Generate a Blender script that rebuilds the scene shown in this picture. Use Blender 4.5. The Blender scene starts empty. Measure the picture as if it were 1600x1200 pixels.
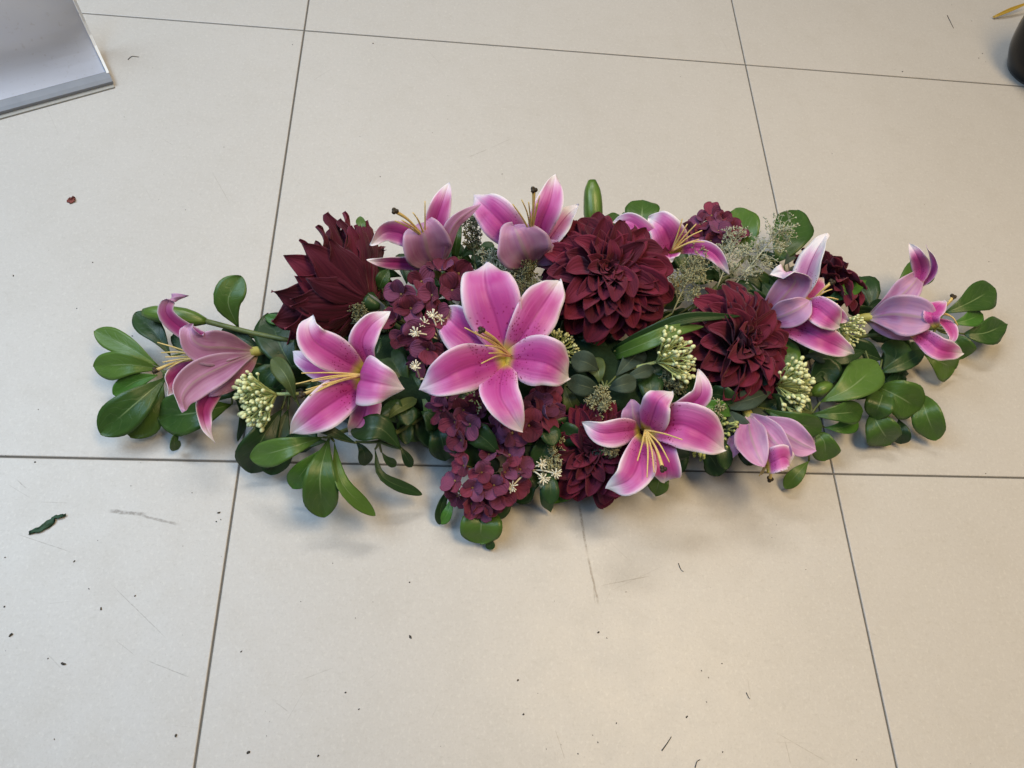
import bpy, math, random
import numpy as np
from mathutils import Vector, Matrix
random.seed(7)
rng = np.random.RandomState(7)
SC = bpy.context.scene
COL = SC.collection

# ------------------------------------------------------------------ camera
FPX = 1200.0                                   # focal length in pixels of the 1600 px wide photo
CAM = Vector((0.18120, -0.26645, 0.71739))
RIGHT = Vector((0.99413, -0.01745, 0.10676))
FWD = Vector((0.103335, 0.445148, -0.889475))
FWD.normalize()
RIGHT = (RIGHT - FWD * RIGHT.dot(FWD)).normalized()
DOWN = FWD.cross(RIGHT).normalized()
cam_data = bpy.data.cameras.new('camera')
cam = bpy.data.objects.new('camera', cam_data)
COL.objects.link(cam)
m = Matrix.Identity(4)
for i in range(3):
    m[i][0] = RIGHT[i]; m[i][1] = -DOWN[i]; m[i][2] = -FWD[i]; m[i][3] = CAM[i]
cam.matrix_world = m
cam_data.sensor_fit = 'HORIZONTAL'
cam_data.sensor_width = 36.0
cam_data.lens = 36.0 * FPX / 1600.0
cam_data.clip_start = 0.02
cam_data.clip_end = 100
SC.camera = cam

# ------------------------------------------------------------------ world, lamps, exposure
world = bpy.data.worlds.new('World')
SC.world = world
world.use_nodes = True
bg = world.node_tree.nodes['Background']
bg.inputs[0].default_value = (0.95, 0.98, 1.0, 1)
bg.inputs[1].default_value = 0.09

def area(name, loc, target, sx, sy, power, col, spread=180):
    L = bpy.data.lights.new(name, 'AREA')
    L.shape = 'RECTANGLE'; L.size = sx; L.size_y = sy
    L.energy = power; L.color = col; L.spread = math.radians(spread)
    o = bpy.data.objects.new(name, L)
    COL.objects.link(o)
    o.location = loc
    d = Vector(target) - Vector(loc)
    o.rotation_euler = d.to_track_quat('-Z', 'Y').to_euler()
    return o

area('ceiling_lamp_cool', (-0.75, 0.05, 2.35), (-0.55, 0.05, 0), 1.0, 0.6, 11.5, (0.36, 0.65, 1.0))
area('window_left', (-1.1, 0.5, 1.6), (-0.5, 0.3, 0), 0.8, 0.8, 17, (0.72, 0.87, 1.0))
area('ceiling_lamp_cool_front', (-0.7, -0.6, 2.2), (-0.4, -0.3, 0), 0.6, 0.6, 1.5, (0.42, 0.68, 1.0), 90)
area('ceiling_lamp_warm', (0.95, -0.05, 2.3), (0.80, -0.1, 0), 1.2, 0.6, 10.0, (1.0, 0.73, 0.38), 95)
area('ceiling_lamp_back', (0.0, 1.5, 2.35), (0.0, 0.6, 0), 1.2, 0.22, 22, (1.0, 0.94, 0.84))

SC.view_settings.view_transform = 'Standard'
SC.view_settings.look = 'None'
SC.view_settings.exposure = 0.22
SC.view_settings.gamma = 1.0
SC.view_settings.use_curve_mapping = False
SC.render.resolution_x = 1024
SC.render.resolution_y = 768

# ------------------------------------------------------------------ helpers
def ray(x, y):
    return RIGHT * ((x - 800) / FPX) + DOWN * ((y - 600) / FPX) + FWD

def P(x, y, z=0.0):
    """world point seen at photo position x, y standing z centimetres above the floor"""
    d = ray(x, y)
    t = (z * 0.01 - CAM.z) / d.z
    return CAM + d * t

def mpp(p):
    """metres per photo pixel at a world point"""
    return (Vector(p) - CAM).dot(FWD) / FPX

def empty(name, loc, label=None, cat=None, group=None):
    o = bpy.data.objects.new(name, None)
    o.empty_display_size = 0.01
    COL.objects.link(o)
    o.location = loc
    if label: o['label'] = label
    if cat: o['category'] = cat
    if group: o['group'] = group
    return o

def link(name, me, parent=None, world_mesh=True):
    """one mesh object; vertices given in world space are kept in place under the parent"""
    o = bpy.data.objects.new(name, me)
    COL.objects.link(o)
    if parent is not None:
        o.parent = parent
        if world_mesh:
            loc = Vector((0, 0, 0)); q = parent
            while q is not None:
                loc += Vector(q.location); q = q.parent
            o.location = -loc
    return o

def mesh(name, verts, faces, mats, midx=None, uvs=None, smooth=True):
    me = bpy.data.meshes.new(name)
    me.from_pydata([tuple(v) for v in verts], [], faces)
    for mm in mats: me.materials.append(mm)
    if midx is not None: me.polygons.foreach_set('material_index', midx)
    if smooth: me.polygons.foreach_set('use_smooth', [True] * len(me.polygons))
    if uvs is not None:
        lay = me.uv_layers.new(name='UVMap')
        li = np.empty(len(me.loops), dtype=np.int32)
        me.loops.foreach_get('vertex_index', li)
        lay.data.foreach_set('uv', np.asarray(uvs, dtype=np.float32)[li].ravel())
    me.update()
    return me

def spline(pts, n):
    """Catmull-Rom curve resampled to n points evenly along its length"""
    pts = [np.array(p, float) for p in pts]
    if len(pts) == 2:
        pts = [pts[0], pts[0] * .5 + pts[1] * .5, pts[1]]
    q = [2 * pts[0] - pts[1]] + pts + [2 * pts[-1] - pts[-2]]
    out = []
    for i in range(1, len(q) - 2):
        for t in np.linspace(0, 1, 16, endpoint=False):
            a, b, c, d = q[i - 1], q[i], q[i + 1], q[i + 2]
            out.append(0.5 * ((2 * b) + (-a + c) * t + (2 * a - 5 * b + 4 * c - d) * t * t + (-a + 3 * b - 3 * c + d) * t ** 3))
    out.append(pts[-1])
    out = np.array(out)
    s = np.r_[0, np.cumsum(np.linalg.norm(np.diff(out, axis=0), axis=1))]
    u = np.linspace(0, s[-1], n)
    return np.stack([np.interp(u, s, out[:, k]) for k in range(3)], 1)

PROFILES = {            # start, skew, bluntness of the outline
    'lily': (.07, 1.10, .82), 'leaf': (.012, 1.70, .64), 'round': (.015, 1.2, .60), 'pointed': (.03, 1.0, 1.0),
    'strap': (.16, 1.0, .72), 'dahlia': (.05, 1.25, .62), 'trumpet': (.035, 1.45, .80), 'floret': (.02, 1.35, .55)}

def prof(kind, v):
    v0, p, q = PROFILES[kind]
    return np.maximum(np.sin(np.pi * np.clip((v0 + (1 - v0) * v), 0, 1) ** p), 0.0) ** q + .004

def blade(name, pts, width, mats, kind='lily', roll=0.0, roll_end=None, cup=0.12, ruffle=0.0, groove=0.05,
          thick=0.0005, nt=20, ns=11, face=None, phase=None, irregular=.07, tip_curl=0.0):
    """petal or leaf: a thin closed shell along a space curve. roll 0 turns its upper face to `face`."""
    v = np.linspace(0, 1, nt)
    v = v + .10 * np.sin(2 * np.pi * v) / (2 * np.pi) * -1 + .0
    v = 1 - (1 - v) ** 1.75                      # denser rows towards the tip
    CC = spline(pts, 120)
    C = np.stack([np.interp(v, np.linspace(0, 1, 120), CC[:, k]) for k in range(3)], 1)
    T = np.gradient(CC, axis=0)
    T = np.stack([np.interp(v, np.linspace(0, 1, 120), T[:, k]) for k in range(3)], 1)
    T /= np.linalg.norm(T, axis=1)[:, None] + 1e-12
    chord = C[-1] - C[0]
    chord /= np.linalg.norm(chord) + 1e-12
    mid = C[nt // 2]
    if face is None:
        face = np.array(CAM) - mid
    face = np.array(face, float); face /= np.linalg.norm(face)
    S0 = np.cross(chord, face)
    if np.linalg.norm(S0) < 1e-4: S0 = np.array(RIGHT)
    S0 /= np.linalg.norm(S0)
    F0 = np.cross(S0, chord)
    if roll_end is None: roll_end = roll
    u = np.linspace(-1, 1, ns)
    ph = rng.uniform(0, 6.28) if phase is None else phase
    base_w = prof(kind, v) * width * 0.5
    wl = base_w * (1 + irregular * (np.sin(5.1 * v + ph) * .6 + np.sin(11.3 * v + 2.1 * ph) * .4))
    wr = base_w * (1 + irregular * (np.sin(4.7 * v + 1.7 * ph + 2) * .6 + np.sin(12.1 * v + .7 * ph) * .4))
    w = (wl + wr) * .5
    top = np.zeros((nt, ns, 3)); nor = np.zeros((nt, ns, 3))
    for i in range(nt):
        a = math.radians(roll + (roll_end - roll) * v[i])
        S = S0 * math.cos(a) + F0 * math.sin(a)
        S = S - T[i] * S.dot(T[i]); S /= np.linalg.norm(S) + 1e-12
        Nn = np.cross(S, T[i])
        for j in range(ns):
            uu = u[j]
            off = cup * w[i] * (uu * uu) - groove * w[i] * math.exp(-(uu / .16) ** 2)
            off -= tip_curl * width * max(0.0, v[i] - .72) ** 2 * 2.2
            off += ruffle * width * uu * uu * (math.sin(9 * v[i] + ph + (1.9 if uu > 0 else 0)) + .45 * math.sin(23 * v[i] + 2 * ph + (1.1 if uu > 0 else 0))) * v[i]
            top[i, j] = C[i] + S * ((wl[i] if uu < 0 else wr[i]) * uu * (1 - 0.08 * cup * uu * uu)) + Nn * off
            nor[i, j] = Nn
    bot = top - nor * thick
    V = np.concatenate([top.reshape(-1, 3), bot.reshape(-1, 3)])
    uv = np.stack(np.meshgrid((u + 1) / 2, v), -1).reshape(-1, 2)
    uvs = np.concatenate([uv, uv])
    F = []; MI = []
    o = nt * ns
    for i in range(nt - 1):
        for j in range(ns - 1):
            a, b, c, d = i * ns + j, i * ns + j + 1, (i + 1) * ns + j + 1, (i + 1) * ns + j
            F.append((a, b, c, d)); MI.append(0)
            F.append((o + d, o + c, o + b, o + a)); MI.append(1)
    rim = [j for j in range(ns)] + [i * ns + ns - 1 for i in range(1, nt)] + [(nt - 1) * ns + j for j in range(ns - 2, -1, -1)] + [i * ns for i in range(nt - 2, 0, -1)]
    for k in range(len(rim)):
        a, b = rim[k], rim[(k + 1) % len(rim)]
        F.append((b, a, o + a, o + b)); MI.append(0)
    return mesh(name, V, F, mats, MI, uvs)

def tube_data(pts, r0, r1=None, n=12, sides=6, cap=True):
    C = spline(pts, n)
    if r1 is None: r1 = r0
    T = np.gradient(C, axis=0); T /= np.linalg.norm(T, axis=1)[:, None] + 1e-12
    ref = np.array([0.31, 0.17, 0.93])
    if abs(T[0].dot(ref)) > .9: ref = np.array([1., 0, 0])
    V = []; F = []
    rr = np.linspace(r0, r1, n) if np.isscalar(r1) else np.interp(np.linspace(0, 1, n), np.linspace(0, 1, len(r1)), r1)
    A = np.cross(T[0], ref); A /= np.linalg.norm(A)
    for i in range(n):
        A = A - T[i] * A.dot(T[i]); A /= np.linalg.norm(A)
        B = np.cross(T[i], A)
        for k in range(sides):
            t = 2 * math.pi * k / sides
            V.append(C[i] + (A * math.cos(t) + B * math.sin(t)) * rr[i])
    for i in range(n - 1):
        for k in range(sides):
            a = i * sides + k; b = i * sides + (k + 1) % sides
            F.append((a, b, b + sides, a + sides))
    if cap:
        F.append(tuple(range(sides - 1, -1, -1)))
        F.append(tuple(range((n - 1) * sides, n * sides)))
    return V, F

def tube(name, pts, r0, r1, mat, n=12, sides=6):
    V, F = tube_data(pts, r0, r1, n, sides)
    uv = [((i % sides) / sides, (i // sides) / max(1, n - 1)) for i in range(len(V))]
    return mesh(name, V, F, [mat], None, uv)

def ball_data(c, r, seg=6, rings=4, axis=None, stretch=1.0):
    V = []; F = []
    c = np.array(c, float)
    ax = np.array(axis if axis is not None else (0, 0, 1), float); ax /= np.linalg.norm(ax)
    ref = np.array([1., 0, 0]) if abs(ax[0]) < .8 else np.array([0, 1., 0])
    A = np.cross(ax, ref); A /= np.linalg.norm(A); B = np.cross(ax, A)
    V.append(c - ax * r * stretch)
    for i in range(1, rings):
        t = math.pi * i / rings
        for k in range(seg):
            p = 2 * math.pi * k / seg
            V.append(c + (A * math.cos(p) + B * math.sin(p)) * r * math.sin(t) - ax * r * stretch * math.cos(t))
    V.append(c + ax * r * stretch)
    for k in range(seg): F.append((0, 1 + (k + 1) % seg, 1 + k))
    for i in range(rings - 2):
        for k in range(seg):
            a = 1 + i * seg + k; b = 1 + i * seg + (k + 1) % seg
            F.append((a, b, b + seg, a + seg))
    last = len(V) - 1
    for k in range(seg): F.append((last, last - seg + k, last - seg + (k + 1) % seg))
    return V, F

class Soup:
    def __init__(self): self.V = []; self.F = []; self.M = []
    def add(self, VF, mi=0):
        o = len(self.V)
        self.V += list(VF[0]); self.F += [tuple(i + o for i in f) for f in VF[1]]; self.M += [mi] * len(VF[1])
    def mesh(self, name, mats, smooth=True): return mesh(name, self.V, self.F, mats, self.M, None, smooth)

# ------------------------------------------------------------------ materials
class G:
    def __init__(self, name):
        self.m = bpy.data.materials.new(name); self.m.use_nodes = True
        self.t = self.m.node_tree; self.n = self.t.nodes
        self.b = self.n['Principled BSDF']; self.out = self.n['Material Output']
    def _set(self, sock, v):
        if hasattr(v, 'is_output'): self.t.links.new(v, sock)
        elif isinstance(v, (tuple, list)) and len(v) == 3 and sock.type == 'RGBA': sock.default_value = (*v, 1)
        else: sock.default_value = v
    def set(self, name, v): self._set(self.b.inputs[name], v)
    def math(self, op, a, b=0.0, c=0.0, clamp=False):
        n = self.n.new('ShaderNodeMath'); n.operation = op; n.use_clamp = clamp
        self._set(n.inputs[0], a); self._set(n.inputs[1], b); self._set(n.inputs[2], c)
        return n.outputs[0]
    def mix(self, f, a, b, mode='MIX'):
        n = self.n.new('ShaderNodeMix'); n.data_type = 'RGBA'; n.blend_type = mode
        self._set(n.inputs[0], f); self._set(n.inputs[6], a); self._set(n.inputs[7], b)
        return n.outputs[2]
    def smooth(self, x, a, b):
        n = self.n.new('ShaderNodeMapRange'); n.interpolation_type = 'SMOOTHSTEP'
        self._set(n.inputs[0], x); n.inputs[1].default_value = a; n.inputs[2].default_value = b
        n.inputs[3].default_value = 0; n.inputs[4].default_value = 1
        return n.outputs[0]
    def ramp(self, f, stops):
        n = self.n.new('ShaderNodeValToRGB')
        while len(n.color_ramp.elements) < len(stops): n.color_ramp.elements.new(.5)
        for e, (p, c) in zip(n.color_ramp.elements, stops): e.position = p; e.color = (*c, 1)
        self._set(n.inputs[0], f); return n.outputs[0]
    def noise(self, vec, scale, detail=3, rough=.55, dim='3D'):
        n = self.n.new('ShaderNodeTexNoise'); n.noise_dimensions = dim
        if vec is not None: self._set(n.inputs['Vector'], vec)
        n.inputs['Scale'].default_value = scale; n.inputs['Detail'].default_value = detail; n.inputs['Roughness'].default_value = rough
        return n.outputs[0]
    def voro(self, vec, scale, rnd=1.0):
        n = self.n.new('ShaderNodeTexVoronoi'); self._set(n.inputs['Vector'], vec)
        n.inputs['Scale'].default_value = scale; n.inputs['Randomness'].default_value = rnd
        return n.outputs['Distance']
    def comb(self, x, y, z=0.0):
        n = self.n.new('ShaderNodeCombineXYZ')
        for s, v in zip(n.inputs, (x, y, z)): self._set(s, v)
        return n.outputs[0]
    def sep(self, v):
        n = self.n.new('ShaderNodeSeparateXYZ'); self._set(n.inputs[0], v); return n.outputs
    def uv(self):
        n = self.n.new('ShaderNodeTexCoord'); return self.sep(n.outputs['UV'])
    def obj(self): return self.n.new('ShaderNodeTexCoord').outputs['Object']
    def pos(self): return self.n.new('ShaderNodeNewGeometry').outputs['Position']
    def rand(self): return self.n.new('ShaderNodeObjectInfo').outputs['Random']
    def bump(self, h, strength, dist):
        n = self.n.new('ShaderNodeBump'); n.inputs['Strength'].default_value = strength; n.inputs['Distance'].default_value = dist
        self._set(n.inputs['Height'], h); self.t.links.new(n.outputs[0], self.b.inputs['Normal'])
    def translucent(self, col, f):
        tr = self.n.new('ShaderNodeBsdfTranslucent'); self._set(tr.inputs[0], col)
        mx = self.n.new('ShaderNodeMixShader'); mx.inputs[0].default_value = f
        self.t.links.new(self.b.outputs[0], mx.inputs[1]); self.t.links.new(tr.outputs[0], mx.inputs[2])
        self.t.links.new(mx.outputs[0], self.out.inputs[0])

def edge_of(g, u):
    return g.math('MULTIPLY', g.math('ABSOLUTE', g.math('SUBTRACT', u, .5)), 2.0)

def lily_front(name='lily_petal_front', pale=0.0):
    g = G(name); u, v, _ = g.uv(); e = edge_of(g, u); r = g.rand()
    ns = g.noise(g.comb(g.math('MULTIPLY', u, 26), g.math('MULTIPLY', v, 2.2), g.math('MULTIPLY', r, 50)), 1, 3)
    bl = g.noise(g.comb(g.math('MULTIPLY', u, 2.0), g.math('MULTIPLY', v, 2.4), g.math('MULTIPLY', r, 31)), 1, 2)
    f = g.math('MAXIMUM', g.math('MULTIPLY', g.math('POWER', e, 3.0), g.math('ADD', .50, g.math('MULTIPLY', v, .68))), g.smooth(v, .60, 1.0))
    if pale: f = g.math('ADD', f, pale)
    f = g.math('ADD', f, g.math('MULTIPLY', g.math('SUBTRACT', ns, .5), .20))
    vein = g.math('SINE', g.math('ADD', g.math('MULTIPLY', e, 34), g.math('MULTIPLY', bl, 9)))
    f = g.math('ADD', f, g.math('MULTIPLY', vein, .005))
    f = g.math('ADD', f, g.math('MULTIPLY', g.math('SUBTRACT', bl, .5), .55))
    f = g.math('ADD', f, g.math('MULTIPLY', g.math('SUBTRACT', r, .5), .12), clamp=True)
    c = g.ramp(f, [(0, (.52, .065, .32)), (.26, (.62, .16, .45)), (.52, (.73, .36, .61)), (.76, (.84, .66, .82)), (1, (.90, .86, .90))])
    c = g.mix(g.math('MULTIPLY', g.math('SUBTRACT', 1, g.smooth(e, .0, .09)), g.math('MULTIPLY', g.math('SUBTRACT', 1, g.smooth(v, .65, 1.0)), .75)), c, (.36, .03, .21))
    sp = g.voro(g.comb(g.math('MULTIPLY', u, 13), g.math('MULTIPLY', v, 26), g.math('MULTIPLY', r, 9)), 1)
    sm = g.math('MULTIPLY', g.math('SUBTRACT', 1, g.smooth(sp, .17, .30)), g.math('SUBTRACT', 1, g.smooth(v, .34, .5)))
    sm = g.math('MULTIPLY', sm, g.smooth(v, .1, .2))
    c = g.mix(g.math('MULTIPLY', sm, .9), c, (.26, .006, .08))
    c = g.mix(g.math('SUBTRACT', 1, g.smooth(v, .05, .19)), c, (.62, .50, .10))
    g.set('Base Color', c); g.set('Roughness', .42); g.set('Specular IOR Level', .35)
    g.bump(g.math('ADD', ns, g.math('MULTIPLY', vein, .12)), .35, .0007)
    g.translucent(c, .2)
    return g.m

def lily_back(name='lily_petal_back', tones=((.33, .11, .25), (.45, .19, .37), (.55, .31, .49))):
    g = G(name); u, v, _ = g.uv(); e = edge_of(g, u); r = g.rand()
    ns = g.noise(g.comb(g.math('MULTIPLY', u, 22), g.math('MULTIPLY', v, 2.0), g.math('MULTIPLY', r, 50)), 1, 3)
    bl = g.noise(g.comb(g.math('MULTIPLY', u, 2.4), g.math('MULTIPLY', v, 3), g.math('MULTIPLY', r, 17)), 1, 2)
    c = g.ramp(bl, [(.25, tones[0]), (.5, tones[1]), (.75, tones[2])])
    c = g.mix(g.math('MULTIPLY', g.smooth(ns, .4, .75), .3), c, (.52, .33, .48))
    c = g.mix(g.math('MULTIPLY', g.smooth(e, .76, 1.0), .55), c, (.68, .54, .68))
    c = g.mix(g.math('MULTIPLY', g.math('SUBTRACT', 1, g.smooth(e, .03, .11)), .6), c, (.44, .33, .32))
    vein = g.math('SINE', g.math('ADD', g.math('MULTIPLY', e, 30), g.math('MULTIPLY', bl, 8)))
    c = g.mix(g.math('MULTIPLY', g.smooth(vein, -.2, 1.0), .05), c, (.62, .47, .60))
    c = g.mix(g.math('MULTIPLY', g.smooth(v, .55, 1.0), .35), c, (.66, .40, .60))
    c = g.mix(g.math('MULTIPLY', g.math('SUBTRACT', 1, g.smooth(v, .0, .22)), .7), c, (.55, .52, .38))
    g.set('Base Color', c); g.set('Roughness', .45); g.set('Specular IOR Level', .35)
    g.bump(g.math('ADD', ns, g.math('MULTIPLY', vein, .12)), .35, .0007)
    g.translucent(c, .2)
    return g.m

def leaf_mat(name, dark, light, rib, rough=.34, veins=.10, ribw=.05, ribend=.8, spec=.4):
    g = G(name); u, v, _ = g.uv(); e = edge_of(g, u); r = g.rand()
    bl = g.noise(g.comb(g.math('MULTIPLY', u, 3), g.math('MULTIPLY', v, 4), g.math('MULTIPLY', r, 40)), 1, 3)
    f = g.math('ADD', g.math('MULTIPLY', r, .75), g.math('MULTIPLY', g.math('SUBTRACT', bl, .4), .6), clamp=True)
    c = g.mix(f, dark, light)
    wob = g.noise(g.comb(g.math('MULTIPLY', u, 3), g.math('MULTIPLY', v, 3), g.math('MULTIPLY', r, 77)), 1, 2)
    wv = g.math('SINE', g.math('ADD', g.math('SUBTRACT', g.math('MULTIPLY', v, 38), g.math('MULTIPLY', e, 12)), g.math('MULTIPLY', wob, 16)))
    wv = g.math('MULTIPLY', g.smooth(wv, .86, 1.0), g.math('SUBTRACT', 1, g.smooth(e, .55, .95)))
    c = g.mix(g.math('MULTIPLY', wv, veins), c, rib)
    c = g.mix(g.math('MULTIPLY', g.math('SUBTRACT', 1, g.smooth(e, ribw * .4, ribw)), g.math('SUBTRACT', 1, g.smooth(v, ribend - .25, ribend))), c, rib)
    fine = g.noise(g.comb(g.math('MULTIPLY', u, 60), g.math('MULTIPLY', v, 90), r), 1, 2)
    c = g.mix(g.math('MULTIPLY', g.smooth(e, .96, 1.0), .12), c, rib)
    g.set('Base Color', c); g.set('Roughness', rough); g.set('Specular IOR Level', spec)
    g.bump(g.math('ADD', g.math('MULTIPLY', wv, -.6), g.math('MULTIPLY', fine, .5)), .3, .0006)
    g.translucent(g.mix(.5, c, light), .12)
    return g.m

def petal_cloth(name, dark, light, rough=.75, vein=22, third=None):
    g = G(name); u, v, _ = g.uv(); e = edge_of(g, u); r = g.rand()
    ns = g.noise(g.comb(g.math('MULTIPLY', u, vein), g.math('MULTIPLY', v, 2.0), g.math('MULTIPLY', r, 60)), 1, 4)
    f = g.math('ADD', g.math('MULTIPLY', ns, .7), g.math('MULTIPLY', g.math('SUBTRACT', r, .5), .55), clamp=True)
    c = g.mix(f, dark, light)
    if third: c = g.mix(g.math('MULTIPLY', g.smooth(g.math('FRACT', g.math('MULTIPLY', r, 7.31)), .45, .95), .75), c, third)
    vn = g.math('SINE', g.math('ADD', g.math('MULTIPLY', e, 22), g.math('MULTIPLY', v, 9)))
    g.set('Base Color', c); g.set('Roughness', rough); g.set('Specular IOR Level', .25)
    g.set('Sheen Weight', .25); g.set('Sheen Roughness', .5); g.set('Sheen Tint', (.8, .45, .5, 1))
    g.bump(g.math('ADD', ns, g.math('MULTIPLY', vn, .25)), .45, .0012)
    g.translucent(c, .15)
    return g.m

def plain(name, a, b, scale=80, rough=.5, spec=.4, bump=.0, metal=0.0, coat=0.0):
    g = G(name); o = g.obj(); ns = g.noise(o, scale, 3)
    g.set('Base Color', g.mix(ns, a, b)); g.set('Roughness', rough); g.set('Specular IOR Level', spec)
    g.set('Metallic', metal)
    if coat: g.set('Coat Weight', coat)
    if bump: g.bump(ns, .5, bump)
    return g.m

M_LF, M_LB = lily_front(), lily_back()
M_LFP = lily_front('lily_petal_front_pale', .42)
M_LBP = lily_back('lily_petal_back_pink', ((.48, .15, .37), (.60, .27, .51), (.66, .42, .62)))
M_LBL = lily_back('lily_petal_back_lilac', ((.40, .12, .34), (.47, .26, .51), (.60, .28, .46)))
M_LEAF = leaf_mat('leaf_front', (.034, .085, .017), (.105, .200, .034), (.17, .25, .10))
M_LEAFB = leaf_mat('leaf_back', (.055, .12, .03), (.10, .20, .05), (.22, .30, .13), rough=.55)
M_BRIGHT = leaf_mat('leaf_bright', (.05, .15, .02), (.08, .22, .03), (.16, .30, .08), rough=.4, veins=.15)
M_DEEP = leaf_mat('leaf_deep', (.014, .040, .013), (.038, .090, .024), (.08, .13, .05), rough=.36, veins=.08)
M_EUC = leaf_mat('leaf_grey_green', (.035, .060, .045), (.085, .115, .085), (.12, .15, .10), rough=.7, veins=.2, spec=.2)
M_OLIVE = leaf_mat('leaf_olive', (.05, .075, .02), (.10, .14, .04), (.2, .24, .1), rough=.5)
M_SILVER = leaf_mat('leaf_dried_silver', (.20, .20, .175), (.36, .355, .32), (.55, .54, .50), rough=.8, veins=.2, spec=.2)
M_DAHLIA = petal_cloth('dahlia_petal', (.060, .005, .017), (.250, .020, .060))
M_DAHLIAB = petal_cloth('dahlia_petal_back', (.050, .005, .016), (.180, .016, .048))
M_HYD = petal_cloth('hydrangea_petal', (.070, .010, .030), (.31, .050, .100), vein=7, third=(.19, .065, .16))
M_HYDB = petal_cloth('hydrangea_petal_back', (.07, .022, .055), (.24, .08, .15), vein=7, third=(.19, .08, .18))
M_STAMEN = plain('stamen_yellow', (.55, .38, .10), (.72, .56, .24), 200, .5)
M_ANTHER = plain('stigma_brown', (.016, .010, .006), (.05, .035, .015), 300, .6)
M_STEM = plain('stem_green', (.06, .09, .025), (.14, .17, .06), 120, .5, bump=.0004)
M_THROAT = plain('lily_throat', (.30, .30, .07), (.45, .42, .12), 120, .5)
M_STEMO = plain('stem_ochre', (.20, .12, .04), (.30, .20, .08), 120, .6)
M_SEDUM = plain('sedum_stalk', (.34, .42, .14), (.50, .56, .25), 160, .55)
M_SEDB = plain('sedum_bud', (.58, .64, .31), (.76, .79, .48), 200, .5)
M_SEDG = plain('sedum_bud_green', (.32, .38, .10), (.46, .50, .20), 200, .5)
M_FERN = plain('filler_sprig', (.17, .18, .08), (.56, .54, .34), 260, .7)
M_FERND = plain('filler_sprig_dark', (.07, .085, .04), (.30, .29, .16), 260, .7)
M_FERNP = plain('filler_sprig_pale', (.25, .28, .18), (.66, .67, .52), 320, .7)
M_CREAM = plain('cream_flower', (.62, .57, .42), (.80, .76, .62), 200, .6)
M_FOAM = plain('floral_foam', (.010, .022, .012), (.02, .04, .02), 300, .95, .1, bump=.002)
M_TRAY = plain('tray_plastic', (.012, .02, .014), (.02, .03, .02), 50, .4)

def bud_mat():
    g = G('lily_bud'); u, v, _ = g.uv()
    ns = g.noise(g.comb(g.math('MULTIPLY', u, 14), g.math('MULTIPLY', v, 2.5), 0), 1, 3)
    c = g.ramp(ns, [(.25, (.035, .08, .012)), (.55, (.09, .17, .025)), (.85, (.15, .21, .04))])
    g.set('Base Color', c); g.set('Roughness', .35); g.bump(ns, .4, .0008)
    return g.m
M_BUD = bud_mat()

def seg_mask(g, p, a, b, width, nz):
    """soft scratch between two floor points"""
    ax, ay = a; bx, by = b
    L = math.hypot(bx - ax, by - ay); dx, dy = (bx - ax) / L, (by - ay) / L
    qx = g.math('SUBTRACT', p[0], ax); qy = g.math('SUBTRACT', p[1], ay)
    al = g.math('ADD', g.math('MULTIPLY', qx, dx), g.math('MULTIPLY', qy, dy))
    ac = g.math('ADD', g.math('MULTIPLY', qx, -dy), g.math('MULTIPLY', qy, dx))
    ac = g.math('ADD', ac, g.math('MULTIPLY', g.math('SUBTRACT', nz, .5), width * 2.2))
    mid = g.math('ABSOLUTE', g.math('SUBTRACT', g.math('DIVIDE', al, L), .5))
    w = g.math('SUBTRACT', 1, g.smooth(g.math('ABSOLUTE', ac), width * .35, width))
    return g.math('MULTIPLY', w, g.math('SUBTRACT', 1, g.smooth(mid, .28, .5)))

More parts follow.
